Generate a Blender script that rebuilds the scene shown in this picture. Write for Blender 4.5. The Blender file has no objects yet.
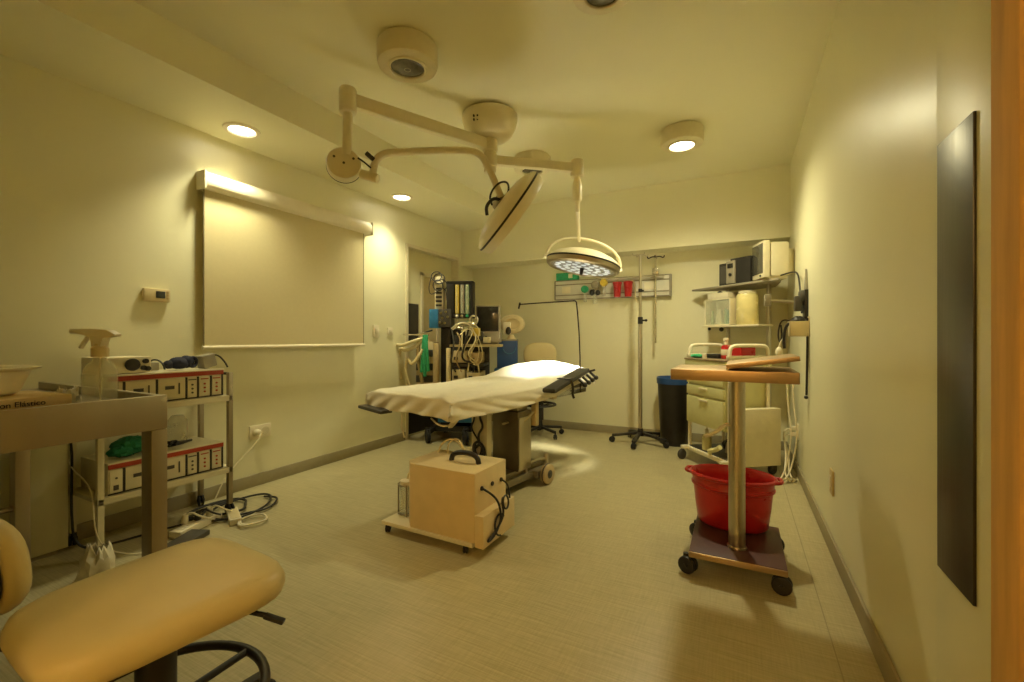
import bpy, bmesh, math, random
from mathutils import Vector, Matrix, Euler, Quaternion
random.seed(7)
sc = bpy.context.scene
COL = sc.collection
PI = math.pi
R = math.radians
V = Vector

# ------------------------------------------------------------------ materials
MATS = {}
def mat(name, col, rough=0.5, metal=0.0, var=0.06, scale=14.0, bump=0.0, spec=0.5, coat=0.0,
        stretch=(1, 1, 1), emit=None, estr=0.0, trans=0.0, alpha=1.0, ior=1.45, detail=4.0, sheen=0.0, rvar=0.08):
    if name in MATS:
        return MATS[name]
    m = bpy.data.materials.new(name); m.use_nodes = True
    nt = m.node_tree; n = nt.nodes; l = nt.links
    b = n['Principled BSDF']
    b.inputs['Roughness'].default_value = rough
    b.inputs['Metallic'].default_value = metal
    b.inputs['Specular IOR Level'].default_value = spec
    b.inputs['IOR'].default_value = ior
    b.inputs['Coat Weight'].default_value = coat
    b.inputs['Transmission Weight'].default_value = trans
    b.inputs['Alpha'].default_value = alpha
    if sheen: b.inputs['Sheen Weight'].default_value = sheen
    tc = n.new('ShaderNodeTexCoord'); mp = n.new('ShaderNodeMapping')
    mp.inputs['Scale'].default_value = stretch
    nz = n.new('ShaderNodeTexNoise'); nz.inputs['Scale'].default_value = scale; nz.inputs['Detail'].default_value = detail
    l.new(tc.outputs['Object'], mp.inputs['Vector']); l.new(mp.outputs['Vector'], nz.inputs['Vector'])
    rp = n.new('ShaderNodeValToRGB')
    lo = [max(0, c * (1 - var)) for c in col]; hi = [min(1, c * (1 + var)) for c in col]
    rp.color_ramp.elements[0].position = 0.3; rp.color_ramp.elements[1].position = 0.7
    rp.color_ramp.elements[0].color = (*lo, 1); rp.color_ramp.elements[1].color = (*hi, 1)
    l.new(nz.outputs['Fac'], rp.inputs['Fac']); l.new(rp.outputs['Color'], b.inputs['Base Color'])
    mr = n.new('ShaderNodeMapRange')
    mr.inputs['To Min'].default_value = max(0.02, rough - rvar); mr.inputs['To Max'].default_value = min(1, rough + rvar)
    l.new(nz.outputs['Fac'], mr.inputs['Value']); l.new(mr.outputs['Result'], b.inputs['Roughness'])
    if bump:
        bp = n.new('ShaderNodeBump'); bp.inputs['Strength'].default_value = bump; bp.inputs['Distance'].default_value = 0.01
        l.new(nz.outputs['Fac'], bp.inputs['Height']); l.new(bp.outputs['Normal'], b.inputs['Normal'])
    if emit:
        b.inputs['Emission Color'].default_value = (*emit, 1); b.inputs['Emission Strength'].default_value = estr
    MATS[name] = m
    return m

WALL = mat('wall_paint', (0.77, 0.735, 0.505), 0.36, var=0.025, scale=2.2, bump=0.03, spec=0.45)
CEIL = mat('ceiling_paint', (0.785, 0.75, 0.525), 0.6, var=0.02, scale=1.5)
BASEB = mat('cove_vinyl', (0.33, 0.285, 0.17), 0.5, var=0.06)
STEEL = mat('brushed_steel', (0.58, 0.53, 0.41), 0.31, 1.0, var=0.04, scale=6, stretch=(12, 12, .5), rvar=.04)
STEELD = mat('dull_steel', (0.40, 0.34, 0.24), 0.40, 1.0, var=0.05, scale=2.5, stretch=(1, 3, 1))
CHROME = mat('chrome', (0.75, 0.72, 0.66), 0.16, 1.0, var=0.03)
ENAMEL = mat('cream_enamel', (0.73, 0.66, 0.46), 0.32, var=0.03, coat=0.2)
WHITEP = mat('white_plastic', (0.80, 0.73, 0.54), 0.38, var=0.03)
OLDW = mat('aged_white_plastic', (0.72, 0.65, 0.45), 0.42, var=0.05)
BEIGE = mat('beige_plastic', (0.66, 0.55, 0.31), 0.45, var=0.05)
BLACK = mat('black_plastic', (0.022, 0.019, 0.016), 0.4, var=0.2)
RUBBER = mat('black_rubber', (0.018, 0.016, 0.014), 0.7, var=0.2)
DGREY = mat('dark_grey_plastic', (0.07, 0.063, 0.05), 0.45, var=0.12)
GREY = mat('grey_plastic', (0.30, 0.265, 0.19), 0.45, var=0.08)
REDP = mat('red_plastic', (0.43, 0.015, 0.014), 0.30, var=0.06, coat=0.15)
REDD = mat('red_stripe_paint', (0.42, 0.05, 0.025), 0.4, var=0.08)
BLUE = mat('blue_plastic', (0.02, 0.07, 0.22), 0.4, var=0.08)
BLUEL = mat('light_blue_plastic', (0.025, 0.15, 0.32), 0.4, var=0.08)
NAVY = mat('navy_fabric', (0.02, 0.022, 0.045), 0.8, var=0.2, bump=0.2, scale=60)
GREEN = mat('green_cloth', (0.035, 0.36, 0.16), 0.75, var=0.15, bump=0.2, scale=50)
DGREEN = mat('dark_green_cloth', (0.02, 0.20, 0.09), 0.8, var=0.2, bump=0.2, scale=50)
YELLOW = mat('yellow_plastic', (0.62, 0.45, 0.06), 0.4, var=0.05)
VINYL = mat('cream_vinyl', (0.61, 0.505, 0.25), 0.42, var=0.05, scale=5, bump=0.04)
PAD = mat('black_vinyl_pad', (0.035, 0.032, 0.028), 0.33, var=0.15)
SHEET = mat('bed_sheet', (0.74, 0.69, 0.54), 0.85, var=0.03, scale=90, bump=0.08, sheen=0.1)
SCREENF = mat('projection_fabric', (0.66, 0.58, 0.34), 0.75, var=0.015, scale=40)
TAN = mat('tan_laminate', (0.55, 0.40, 0.20), 0.45, var=0.06)
WOOD = mat('orange_wood', (0.66, 0.38, 0.12), 0.75, var=0.14, scale=5, stretch=(6, 6, 0.6), spec=0.15)
COPPER = mat('warm_brushed_metal', (0.47, 0.33, 0.185), 0.40, 1.0, var=0.10, scale=6, stretch=(1, 9, 9))
MAROON = mat('maroon_laminate', (0.075, 0.022, 0.016), 0.42, var=0.1, scale=4)
PALEG = mat('pale_green_enamel', (0.62, 0.60, 0.30), 0.38, var=0.04)
PAPER = mat('white_paper', (0.66, 0.60, 0.43), 0.8, var=0.05)
CARD = mat('kraft_card', (0.60, 0.44, 0.20), 0.75, var=0.05)
TUBEC = mat('translucent_hose', (0.72, 0.62, 0.36), 0.35, var=0.05)
LATEX = mat('beige_latex', (0.45, 0.34, 0.17), 0.5, var=0.08)
GLASSD = mat('dark_screen_glass', (0.02, 0.02, 0.018), 0.12, var=0.1, coat=0.4)
DARKPLATE = mat('dark_push_plate', (0.085, 0.074, 0.05), 0.36, 1.0, var=0.10, scale=5, stretch=(30, 30, 1.0))
CLEAR = mat('clear_plastic', (0.80, 0.78, 0.64), 0.08, var=0.0, alpha=0.28, rvar=0.02)
GLASS = mat('clear_glass', (0.74, 0.78, 0.62), 0.06, var=0.0, alpha=0.25, rvar=0.02)
LIQ = mat('soap_liquid', (0.68, 0.62, 0.30), 0.3, var=0.04)
LAMPON = mat('lit_lamp_glass', (0.95, 0.93, 0.85), 0.3, var=0.0, emit=(1.0, 0.93, 0.74), estr=14.0)
LEDON = mat('lit_led_glass', (0.42, 0.44, 0.42), 0.2, var=0.0, emit=(0.92, 0.97, 1.0), estr=0.42)
INK = mat('dark_ink', (0.03, 0.025, 0.02), 0.6, var=0.1)

def floor_material():
    m = bpy.data.materials.new('vinyl_floor'); m.use_nodes = True
    nt = m.node_tree; n = nt.nodes; l = nt.links; b = n['Principled BSDF']
    tc = n.new('ShaderNodeTexCoord')
    def noise(sc_, st, det=5, rot=0):
        mp = n.new('ShaderNodeMapping'); mp.inputs['Scale'].default_value = st; mp.inputs['Rotation'].default_value = (0, 0, rot)
        z = n.new('ShaderNodeTexNoise'); z.inputs['Scale'].default_value = sc_; z.inputs['Detail'].default_value = det
        l.new(tc.outputs['Object'], mp.inputs['Vector']); l.new(mp.outputs['Vector'], z.inputs['Vector']); return z
    a = noise(7, (0.7, 22, 1), 6, R(4)); c = noise(1.2, (1, 1, 1), 3); e = noise(9, (18, 1.0, 1), 4, R(10))
    r1 = n.new('ShaderNodeValToRGB')
    r1.color_ramp.elements[0].color = (0.38, 0.33, 0.175, 1); r1.color_ramp.elements[1].color = (0.57, 0.50, 0.29, 1)
    r1.color_ramp.elements[0].position = 0.25; r1.color_ramp.elements[1].position = 0.75
    l.new(a.outputs['Fac'], r1.inputs['Fac'])
    mx = n.new('ShaderNodeMix'); mx.data_type = 'RGBA'; mx.blend_type = 'MULTIPLY'; mx.inputs['Factor'].default_value = 0.35
    r2 = n.new('ShaderNodeValToRGB'); r2.color_ramp.elements[0].color = (0.62, 0.6, 0.55, 1); r2.color_ramp.elements[1].color = (1, 1, 1, 1)
    r2.color_ramp.elements[0].position = 0.3; r2.color_ramp.elements[1].position = 0.65
    l.new(e.outputs['Fac'], r2.inputs['Fac'])
    l.new(r1.outputs['Color'], mx.inputs['A']); l.new(r2.outputs['Color'], mx.inputs['B'])
    l.new(mx.outputs['Result'], b.inputs['Base Color'])
    mr = n.new('ShaderNodeMapRange'); mr.inputs['To Min'].default_value = 0.26; mr.inputs['To Max'].default_value = 0.46
    l.new(c.outputs['Fac'], mr.inputs['Value']); l.new(mr.outputs['Result'], b.inputs['Roughness'])
    bp = n.new('ShaderNodeBump'); bp.inputs['Strength'].default_value = 0.05; bp.inputs['Distance'].default_value = 0.01
    l.new(a.outputs['Fac'], bp.inputs['Height']); l.new(bp.outputs['Normal'], b.inputs['Normal'])
    return m
FLOOR = floor_material()

# ------------------------------------------------------------------ mesh builder
def frame_from(axis):
    a = V(axis).normalized()
    ref = V((0, 0, 1)) if abs(a.z) < 0.95 else V((1, 0, 0))
    x = ref.cross(a).normalized(); y = a.cross(x)
    return x, y, a

class MB:
    def __init__(self): self.bm = bmesh.new()
    def _merge(self, tmp, mtx=None):
        if mtx is not None: bmesh.ops.transform(tmp, matrix=mtx, verts=tmp.verts)
        me = bpy.data.meshes.new('t'); tmp.to_mesh(me); tmp.free()
        self.bm.from_mesh(me); bpy.data.meshes.remove(me); return self
    def box(self, x0, x1, y0, y1, z0, z1, bev=0.0, seg=2, rot=None):
        t = bmesh.new(); bmesh.ops.create_cube(t, size=1)
        c = V(((x0 + x1) / 2, (y0 + y1) / 2, (z0 + z1) / 2)); s = (abs(x1 - x0), abs(y1 - y0), abs(z1 - z0))
        bmesh.ops.scale(t, vec=s, verts=t.verts)
        if bev:
            bv = min(bev, min(s) * 0.45)
            bmesh.ops.bevel(t, geom=t.edges[:], offset=bv, segments=seg, profile=0.6, affect='EDGES')
        M = Matrix.Translation(c)
        if rot: M = M @ Euler(rot).to_matrix().to_4x4()
        return self._merge(t, M)
    def obox(self, p0, p1, w, h, bev=0.0, up=(0, 0, 1)):
        """bar of width w, height h from p0 to p1"""
        p0, p1 = V(p0), V(p1); d = p1 - p0; a = d.normalized()
        side = a.cross(V(up)).normalized(); u = side.cross(a)
        t = bmesh.new(); bmesh.ops.create_cube(t, size=1); bmesh.ops.scale(t, vec=(w, d.length, h), verts=t.verts)
        if bev: bmesh.ops.bevel(t, geom=t.edges[:], offset=min(bev, min(w, h) * 0.45), segments=2, profile=0.6, affect='EDGES')
        M = Matrix((( side.x, a.x, u.x, 0), (side.y, a.y, u.y, 0), (side.z, a.z, u.z, 0), (0, 0, 0, 1)))
        return self._merge(t, Matrix.Translation((p0 + p1) / 2) @ M)
    def lathe(self, prof, o=(0, 0, 0), axis=(0, 0, 1), seg=28, sx=1.0, sy=1.0):
        x, y, a = frame_from(axis); o = V(o); rings = []
        bm = self.bm
        for r, h in prof:
            if r < 1e-6: rings.append([bm.verts.new(o + a * h)])
            else: rings.append([bm.verts.new(o + a * h + x * (r * sx * math.cos(2 * PI * k / seg)) + y * (r * sy * math.sin(2 * PI * k / seg))) for k in range(seg)])
        for A, B in zip(rings, rings[1:]):
            if len(A) == 1 and len(B) == 1: continue
            for k in range(seg):
                j = (k + 1) % seg
                if len(A) == 1: bm.faces.new((A[0], B[k], B[j]))
                elif len(B) == 1: bm.faces.new((A[k], B[0], A[j]))
                else: bm.faces.new((A[k], B[k], B[j], A[j]))
        for rg, fl in ((rings[0], False), (rings[-1], True)):
            if len(rg) > 1:
                try: bm.faces.new(rg)
                except ValueError: pass
        return self
    def cyl(self, p0, p1, r, r2=None, seg=20, bev=0.0):
        p0, p1 = V(p0), V(p1); L = (p1 - p0).length; r2 = r if r2 is None else r2
        if bev:
            b = min(bev, L * 0.4, r * 0.6)
            pr = [(r - b, 0), (r - b * 0.3, b * 0.3), (r, b), (r2, L - b), (r2 - b * 0.3, L - b * 0.3), (r2 - b, L)]
        else: pr = [(r, 0), (r2, L)]
        return self.lathe(pr, p0, p1 - p0, seg)
    def tube(self, pts, r, seg=8, closed=False, smooth=0):
        P = [V(p) for p in pts]
        for _ in range(smooth):
            Q = []
            n = len(P)
            rng = range(n) if closed else range(n - 1)
            if not closed: Q.append(P[0])
            for i in rng:
                a, b = P[i], P[(i + 1) % n]
                Q += [a * 0.75 + b * 0.25, a * 0.25 + b * 0.75]
            if not closed: Q.append(P[-1])
            P = Q
        n = len(P); bm = self.bm; rings = []; nrm = None
        for i in range(n):
            if closed: t = P[(i + 1) % n] - P[i - 1]
            else: t = P[min(i + 1, n - 1)] - P[max(i - 1, 0)]
            if t.length < 1e-9: t = V((0, 0, 1))
            t.normalize()
            if nrm is None: nrm = frame_from(t)[0]
            nrm = (nrm - t * nrm.dot(t))
            if nrm.length < 1e-6: nrm = frame_from(t)[0]
            nrm.normalize(); bi = t.cross(nrm)
            rr = r[i] if isinstance(r, (list, tuple)) and len(r) == n else (r if not isinstance(r, (list, tuple)) else r[0])
            rings.append([bm.verts.new(P[i] + nrm * (rr * math.cos(2 * PI * k / seg)) + bi * (rr * math.sin(2 * PI * k / seg))) for k in range(seg)])
        for i in range(n if closed else n - 1):
            A, B = rings[i], rings[(i + 1) % n]
            for k in range(seg):
                j = (k + 1) % seg; bm.faces.new((A[k], A[j], B[j], B[k]))
        if not closed:
            bm.faces.new(list(reversed(rings[0]))); bm.faces.new(rings[-1])
        return self
    def torus(self, o, axis, Rr, r, seg=40, ms=8, a0=0, a1=2 * PI, sx=1, sy=1):
        x, y, a = frame_from(axis); o = V(o); full = abs(a1 - a0 - 2 * PI) < 1e-6
        N = seg if full else seg + 1
        return self.tube([o + x * (Rr * sx * math.cos(a0 + (a1 - a0) * k / seg)) + y * (Rr * sy * math.sin(a0 + (a1 - a0) * k / seg)) for k in range(N)], r, ms, closed=full)
    def ell(self, c, rx, ry, rz, seg=20, rings=12, rot=None, jit=0.0):
        t = bmesh.new(); bmesh.ops.create_uvsphere(t, u_segments=seg, v_segments=rings, radius=1)
        if jit:
            for v in t.verts: v.co *= 1 + random.uniform(-jit, jit)
        bmesh.ops.scale(t, vec=(rx, ry, rz), verts=t.verts)
        M = Matrix.Translation(V(c))
        if rot: M = M @ Euler(rot).to_matrix().to_4x4()
        return self._merge(t, M)
    def prism(self, poly, z0, z1, bev=0.0):
        t = bmesh.new(); n = len(poly)
        lo = [t.verts.new((p[0], p[1], z0)) for p in poly]; hi = [t.verts.new((p[0], p[1], z1)) for p in poly]
        t.faces.new(list(reversed(lo))); t.faces.new(hi)
        for i in range(n): t.faces.new((lo[i], lo[(i + 1) % n], hi[(i + 1) % n], hi[i]))
        bmesh.ops.recalc_face_normals(t, faces=t.faces[:])
        if bev: bmesh.ops.bevel(t, geom=t.edges[:], offset=bev, segments=2, profile=0.6, affect='EDGES')
        return self._merge(t)
    def xprism(self, poly, x0, x1, bev=0.0):
        """poly in (y,z) extruded along x"""
        t = bmesh.new(); n = len(poly)
        lo = [t.verts.new((x0, p[0], p[1])) for p in poly]; hi = [t.verts.new((x1, p[0], p[1])) for p in poly]
        t.faces.new(list(reversed(lo))); t.faces.new(hi)
        for i in range(n): t.faces.new((lo[i], lo[(i + 1) % n], hi[(i + 1) % n], hi[i]))
        bmesh.ops.recalc_face_normals(t, faces=t.faces[:])
        if bev: bmesh.ops.bevel(t, geom=t.edges[:], offset=bev, segments=2, profile=0.6, affect='EDGES')
        return self._merge(t)
    def grid(self, f, nu, nv):
        bm = self.bm; g = [[bm.verts.new(f(i / nu, j / nv)) for j in range(nv + 1)] for i in range(nu + 1)]
        for i in range(nu):
            for j in range(nv): bm.faces.new((g[i][j], g[i + 1][j], g[i + 1][j + 1], g[i][j + 1]))
        return self
    def xform(self, M):
        bmesh.ops.transform(self.bm, matrix=M, verts=self.bm.verts); return self
    def build(self, name, m, parent=None, angle=38, solid=0.0, sub=0, normals=True):
        if normals: bmesh.ops.recalc_face_normals(self.bm, faces=self.bm.faces[:])
        me = bpy.data.meshes.new(name); self.bm.to_mesh(me); self.bm.free()
        for p in me.polygons: p.use_smooth = True
        me.set_sharp_from_angle(angle=R(angle))
        me.materials.append(m)
        o = bpy.data.objects.new(name, me); COL.objects.link(o)
        if parent is not None: o.parent = parent
        if solid:
            s = o.modifiers.new('thick', 'SOLIDIFY'); s.thickness = solid; s.offset = -1
        if sub:
            s = o.modifiers.new('sub', 'SUBSURF'); s.levels = sub; s.render_levels = sub
        return o

def tag(o, label, cat, group=None):
    o['label'] = label; o['category'] = cat
    if group: o['group'] = group
    return o
def thing(name, label, cat, loc=(0, 0, 0), rz=0.0, group=None, rot=None):
    o = bpy.data.objects.new(name, None); COL.objects.link(o); o.empty_display_size = 0.1
    o.location = loc; o.rotation_euler = rot if rot else (0, 0, rz)
    return tag(o, label, cat, group)
def struct(o):
    o['kind'] = 'structure'; return o
def lab(o, s):
    o['label'] = s; return o
def copy_tree(o, parent=None):
    c = o.copy(); COL.objects.link(c)
    if parent is not None: c.parent = parent
    for ch in list(o.children): copy_tree(ch, c)
    return c
def text_part(name, body, size, m, parent, loc, rot, extrude=0.0006):
    cu = bpy.data.curves.new(name, 'FONT'); cu.body = body; cu.size = size; cu.extrude = extrude
    to = bpy.data.objects.new(name + '_c', cu); COL.objects.link(to)
    dg = bpy.context.evaluated_depsgraph_get(); dg.update()
    me = bpy.data.meshes.new_from_object(to.evaluated_get(dg)); bpy.data.objects.remove(to)
    me.materials.clear(); me.materials.append(m); me.name = name
    o = bpy.data.objects.new(name, me); COL.objects.link(o); o.parent = parent; o.location = loc; o.rotation_euler = rot
    return o
def caster(mb_wheel, mb_fork, x, y, z_top, r=0.035, ang=0.0, w=0.022):
    """twin wheel caster whose wheel rests on z = 0"""
    ax = V((math.cos(ang), math.sin(ang), 0)); c = V((x, y, r))
    for s in (-1, 1):
        mb_wheel.cyl(c + ax * (s * w * 0.2), c + ax * (s * w), r, seg=18, bev=0.006)
    off = V((-ax.y, ax.x, 0)) * r * 0.25
    mb_fork.cyl(c - ax * w * 1.25, c + ax * w * 1.25, r * 0.25, seg=8)
    mb_fork.cyl(c + off + V((0, 0, r * 0.3)), V((x + off.x, y + off.y, z_top)), r * 0.3, seg=10)

# ------------------------------------------------------------------ room shell
XL, XR, YB, YF, ZC, ZS = -3.05, 0.41, 4.82, -2.9, 2.58, 2.37
XS = -2.44           # inner face of the left dropped ceiling
YSB, ZSB = 4.56, 1.94  # face and underside of the dropped band on the back wall
struct(MB().box(XL - .2, XR + .2, YF - .2, YB + .2, -0.1, 0).build('floor', FLOOR))
seam = MB(); seam.box(0.286, 0.290, 0.2, YB, 0, 0.0008); struct(seam.build('trim_1', BASEB))
DY0, DY1, DZ = 3.53, 4.50, 2.03
w = MB()
w.box(XL - .16, XL, YF - .2, DY0, 0, ZC); w.box(XL - .16, XL, DY1, YB + .2, 0, ZC); w.box(XL - .16, XL, DY0, DY1, DZ, ZC)
struct(w.build('wall_left', WALL))
struct(MB().box(XR, XR + .2, YF - .2, YB + .2, 0, ZC).build('wall_right', WALL))
struct(MB().box(XL, XR, YB, YB + .2, 0, ZC).build('wall_back', WALL))
w = MB(); w.box(XL, -0.98, -0.34, -0.2, 0, ZC); w.box(-0.98, XR, -0.34, -0.2, 2.06, ZC)
struct(w.build('wall_front', WALL))
struct(MB().box(XL, XR, YF - .2, YF, 0, ZC).build('wall_hall', WALL))
c = MB(); c.box(XL - .2, XR + .2, YF - .2, YB + .2, ZC, ZC + .1)
c.box(XL, XS, -0.2, YB, ZS, ZC); c.box(XS, XR, YSB, YB, ZSB, ZC); c.box(XL, XS, YSB, YB, ZSB, ZS)
struct(c.build('ceiling', CEIL))
def baseb(name, pts, th=0.012, h=0.085):
    b = MB()
    for (x0, x1, y0, y1) in pts: b.box(x0, x1, y0, y1, 0, h, 0.004)
    struct(b.build(name, BASEB))
baseb('baseboard_left', [(XL, XL + .012, -0.2, DY0 - .01), (XL, XL + .012, DY1 + .01, YB)])
baseb('baseboard_back', [(XL, XR, YB - .012, YB)])
baseb('baseboard_right', [(XR - .012, XR, 1.322, YB)])
# left door with steel kick plate and a vision panel
d = struct(MB().box(XL - .12, XL - .08, DY0, DY1, 0.004, DZ, 0.002).build('door_1', WALL))
f = MB(); f.box(XL - .155, XL + .012, DY0 - .0, DY0 + .035, 0, DZ - .035); f.box(XL - .155, XL + .012, DY1 - .035, DY1, 0, DZ - .035); f.box(XL - .155, XL + .012, DY0, DY1, DZ - .035, DZ)
f.build('door_frame', OLDW, d)
MB().box(XL - .082, XL - .074, DY0 + .05, DY0 + .30, 1.02, 1.42).build('push_plate', DGREY, d)
MB().box(XL - .082, XL - .074, DY0 + .05, DY1 - .05, 0.02, 0.30).build('kick_plate', BLACK, d)
f = MB(); y0, y1, z0, z1 = DY0 + .34, DY0 + .66, 0.70, 1.78
for a in ((y0, y0 + .04, z0, z1), (y1 - .04, y1, z0, z1), (y0, y1, z0, z0 + .04), (y0, y1, z1 - .04, z1)): f.box(XL - .085, XL - .06, *a, 0.004)
f.build('vision_frame', WHITEP, d)
MB().box(XL - .082, XL - .076, y0 + .04, y1 - .04, z0 + .04, z1 - .04).build('vision_panel', BEIGE, d)
# half leaf on the right wall, its long steel plate and the wooden jamb
d = struct(MB().box(XR - .014, XR, 1.023, 1.318, 0.004, 2.2, 0.005).build('door_2', WALL))
pl = MB().box(XR - .019, XR - .013, 1.127, 1.295, 0.548, 1.475, 0.0015).build('push_plate', DARKPLATE, d)
struct(MB().box(XR - .035, XR, .935, 1.021, 0, 2.3, 0.004).build('trim_2', WOOD))
struct(MB().box(XR - .012, XR, 0.80, .933, 0, 2.3, 0.002).build('dark_gap_strip', BLACK))  # dark gap beyond the jamb, painted as a black strip on the wall

# ------------------------------------------------------------------ camera
cam = bpy.data.cameras.new('camera'); co = bpy.data.objects.new('camera', cam); COL.objects.link(co)
cam.sensor_fit = 'HORIZONTAL'; cam.sensor_width = 36.0; cam.lens = 36.0 * 440 / 1024
cam.shift_y = -3.0 / 1024; cam.clip_start = 0.02
co.location = (0, 0, 1.05); co.rotation_euler = (R(90), 0, R(27.2)); sc.camera = co
CY, SY = math.cos(R(27.2)), math.sin(R(27.2))
def cw(a, b, z=0.0):      # camera-aligned right / depth metres to room metres (a plain rotation)
    return V((a * CY - b * SY, a * SY + b * CY, z))
def cd(a, up, b):         # a direction given as right, up, away
    return V((a * CY - b * SY, a * SY + b * CY, up)).normalized()

# ------------------------------------------------------------------ ceiling lamps
def drum_lamp(x, y, lit, label, r=0.155, h=0.115):
    t = thing('ceiling_lamp', label, 'ceiling light', (x, y, ZC), 0, 'round ceiling lamps')
    MB().lathe([(r * .93, 0), (r * .93, -.008), (r, -.012), (r, -h * .8), (r * .97, -h * .95), (r * .88, -h), (r * .62, -h), (r * .60, -h + .012), (0, -h + .012)], seg=40).build('housing', OLDW, t)
    MB().torus((0, 0, -h - .002), (0, 0, 1), r * .60, .008, 36, 8).build('bezel', ENAMEL, t)
    if lit: MB().lathe([(0, -h - .004), (r * .4, -h - .004), (r * .57, -h + .004)], seg=32).build('lens', LAMPON, t)
    else:
        MB().lathe([(0, -h - .012), (r * .25, -h - .010), (r * .45, -h - .004), (r * .57, -h + .004)], seg=32).build('lens', mat('unlit_lamp_glass', (0.11, 0.10, 0.075), 0.15, var=0.3, scale=40, coat=.3), t)
        b = MB()
        for k in range(5): b.torus((0, 0, -h - .010 + k * .0026), (0, 0, 1), r * (.1 + .09 * k), .003, 28, 6)
        b.build('reflector_ring', GREY, t)
    return t
drum_lamp(-1.54, 1.80, False, 'unlit cream ceiling lamp with dark lens above the long surgical arm')
drum_lamp(-0.368, 3.45, True, 'glowing round ceiling lamp on right half of the ceiling', r=.15)
drum_lamp(-1.55, 3.39, False, 'cream ceiling lamp half hidden behind the surgical light arm')
drum_lamp(-0.50, 1.80, False, 'ceiling lamp cut off by the top edge of the photo', r=.13, h=.10)
def downlight(x, y, label):
    t = thing('recessed_downlight', label, 'ceiling light', (x, y, ZS), 0, 'recessed downlights in the dropped ceiling')
    MB().lathe([(.105, 0), (.103, -.008), (.080, -.012), (.072, -.004), (.072, 0)], seg=36).build('trim_ring', WHITEP, t)
    MB().lathe([(0, -.0045), (.05, -.0045), (.071, -.0025)], seg=32).build('lens', LAMPON, t)
downlight(-2.80, 1.70, 'lit recessed downlight above left end of the projection screen')
downlight(-2.80, 3.19, 'lit recessed downlight above right end of the projection screen')

# ------------------------------------------------------------------ surgical light
SLC = V((-1.514, 2.615, ZC))
sl = thing('surgical_light', 'cream double headed surgical light hanging from the ceiling over the table', 'surgical light', SLC)
def sp(p): return V(p) - SLC
b = MB(); b.lathe([(.160, 0), (.160, -.012), (.188, -.014), (.190, -.022), (.188, -.05), (.178, -.09), (.158, -.13), (.128, -.158), (.10, -.166), (.05, -.168), (0, -.168)], seg=40)
can = b.build('ceiling_canopy', ENAMEL, sl)
b = MB()
for dx in (-.012, .012):
    for dz in (-.105, -.085): b.cyl(cw(-.085 + dx, -.150 + (-.085 - dz) * .6, dz) , cw(-.085 + dx, -.166 + (-.085 - dz) * .6, dz), .006, seg=10)
b.build('indicator_dot', BLACK, can)
MB().cyl((0, 0, -.15), (0, 0, -.40), .042, seg=24, bev=.006).build('spindle', ENAMEL, sl)
MB().cyl((0, 0, -.255), (0, 0, -.175), .052, seg=24, bev=.008).build('upper_collar', ENAMEL, sl)
MB().cyl((0, 0, -.36), (0, 0, -.27), .050, seg=24, bev=.008).build('lower_collar', ENAMEL, sl)
# long arm to the edge-on head
E1 = V((-1.924, 1.754, 2.37)); H = SLC.copy(); H.z = 2.37
a1 = MB().obox(sp(H), sp(E1), .055, .075, .012).build('long_arm', ENAMEL, sl)
MB().cyl(sp(E1 + V((0, 0, -.075))), sp(E1 + V((0, 0, .065))), .047, seg=24, bev=.012).build('end_joint', ENAMEL, a1)
MB().cyl(sp(E1 + V((0, 0, -.06))), sp(E1 + V((-.004, -.002, -.31))), .026, seg=20).build('drop_tube', ENAMEL, a1)
D1 = V((-1.944, 1.744, 2.009)); ax = V((.72, -.69, .08)).normalized()
j = MB().lathe([(0, -.028), (.085, -.028), (.092, -.022), (.092, .018), (.086, .028), (0, .028)], sp(D1), ax, 36).build('disc_joint', ENAMEL, sl)
MB().torus(sp(D1 - ax * .026), ax, .088, .006, 36, 8).build('joint_seal', BLACK, j)
xx, yy, _ = frame_from(ax)
for (u, v) in ((.0, -.0), (.05, .03), (-.05, .03)): MB().cyl(sp(D1 + ax * .026 + xx * u + yy * v), sp(D1 + ax * .031 + xx * u + yy * v), .007, seg=8).build('screw', DGREY, j)
P = lambda px, py, dd: cw((px - 512) / 440 * dd, dd, 1.05 + (338 - py) / 440 * dd)
pts = [P(372, 177, 2.43), P(375, 160, 2.43), P(384, 153, 2.435), P(400, 152, 2.45), P(466, 149.5, 2.53), P(480, 153, 2.55), P(489, 168, 2.565), P(501, 197, 2.60)]
ya = MB().tube([sp(p) for p in pts], .0205, 14, smooth=3).build('swivel_arm', ENAMEL, sl)
MB().cyl(sp(P(361, 174, 2.43)), sp(P(378, 179, 2.42)), .026, seg=18, bev=.004).build('arm_pivot', ENAMEL, ya)
b = MB(); b.tube([sp(P(358, 158, 2.40)), sp(P(364, 162, 2.40)), sp(P(371, 168, 2.41))], .005, 6); b.obox(sp(P(366, 153, 2.40)), sp(P(374, 160, 2.41)), .02, .022, .003)
b.build('brake_knob', BLACK, ya)
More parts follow.
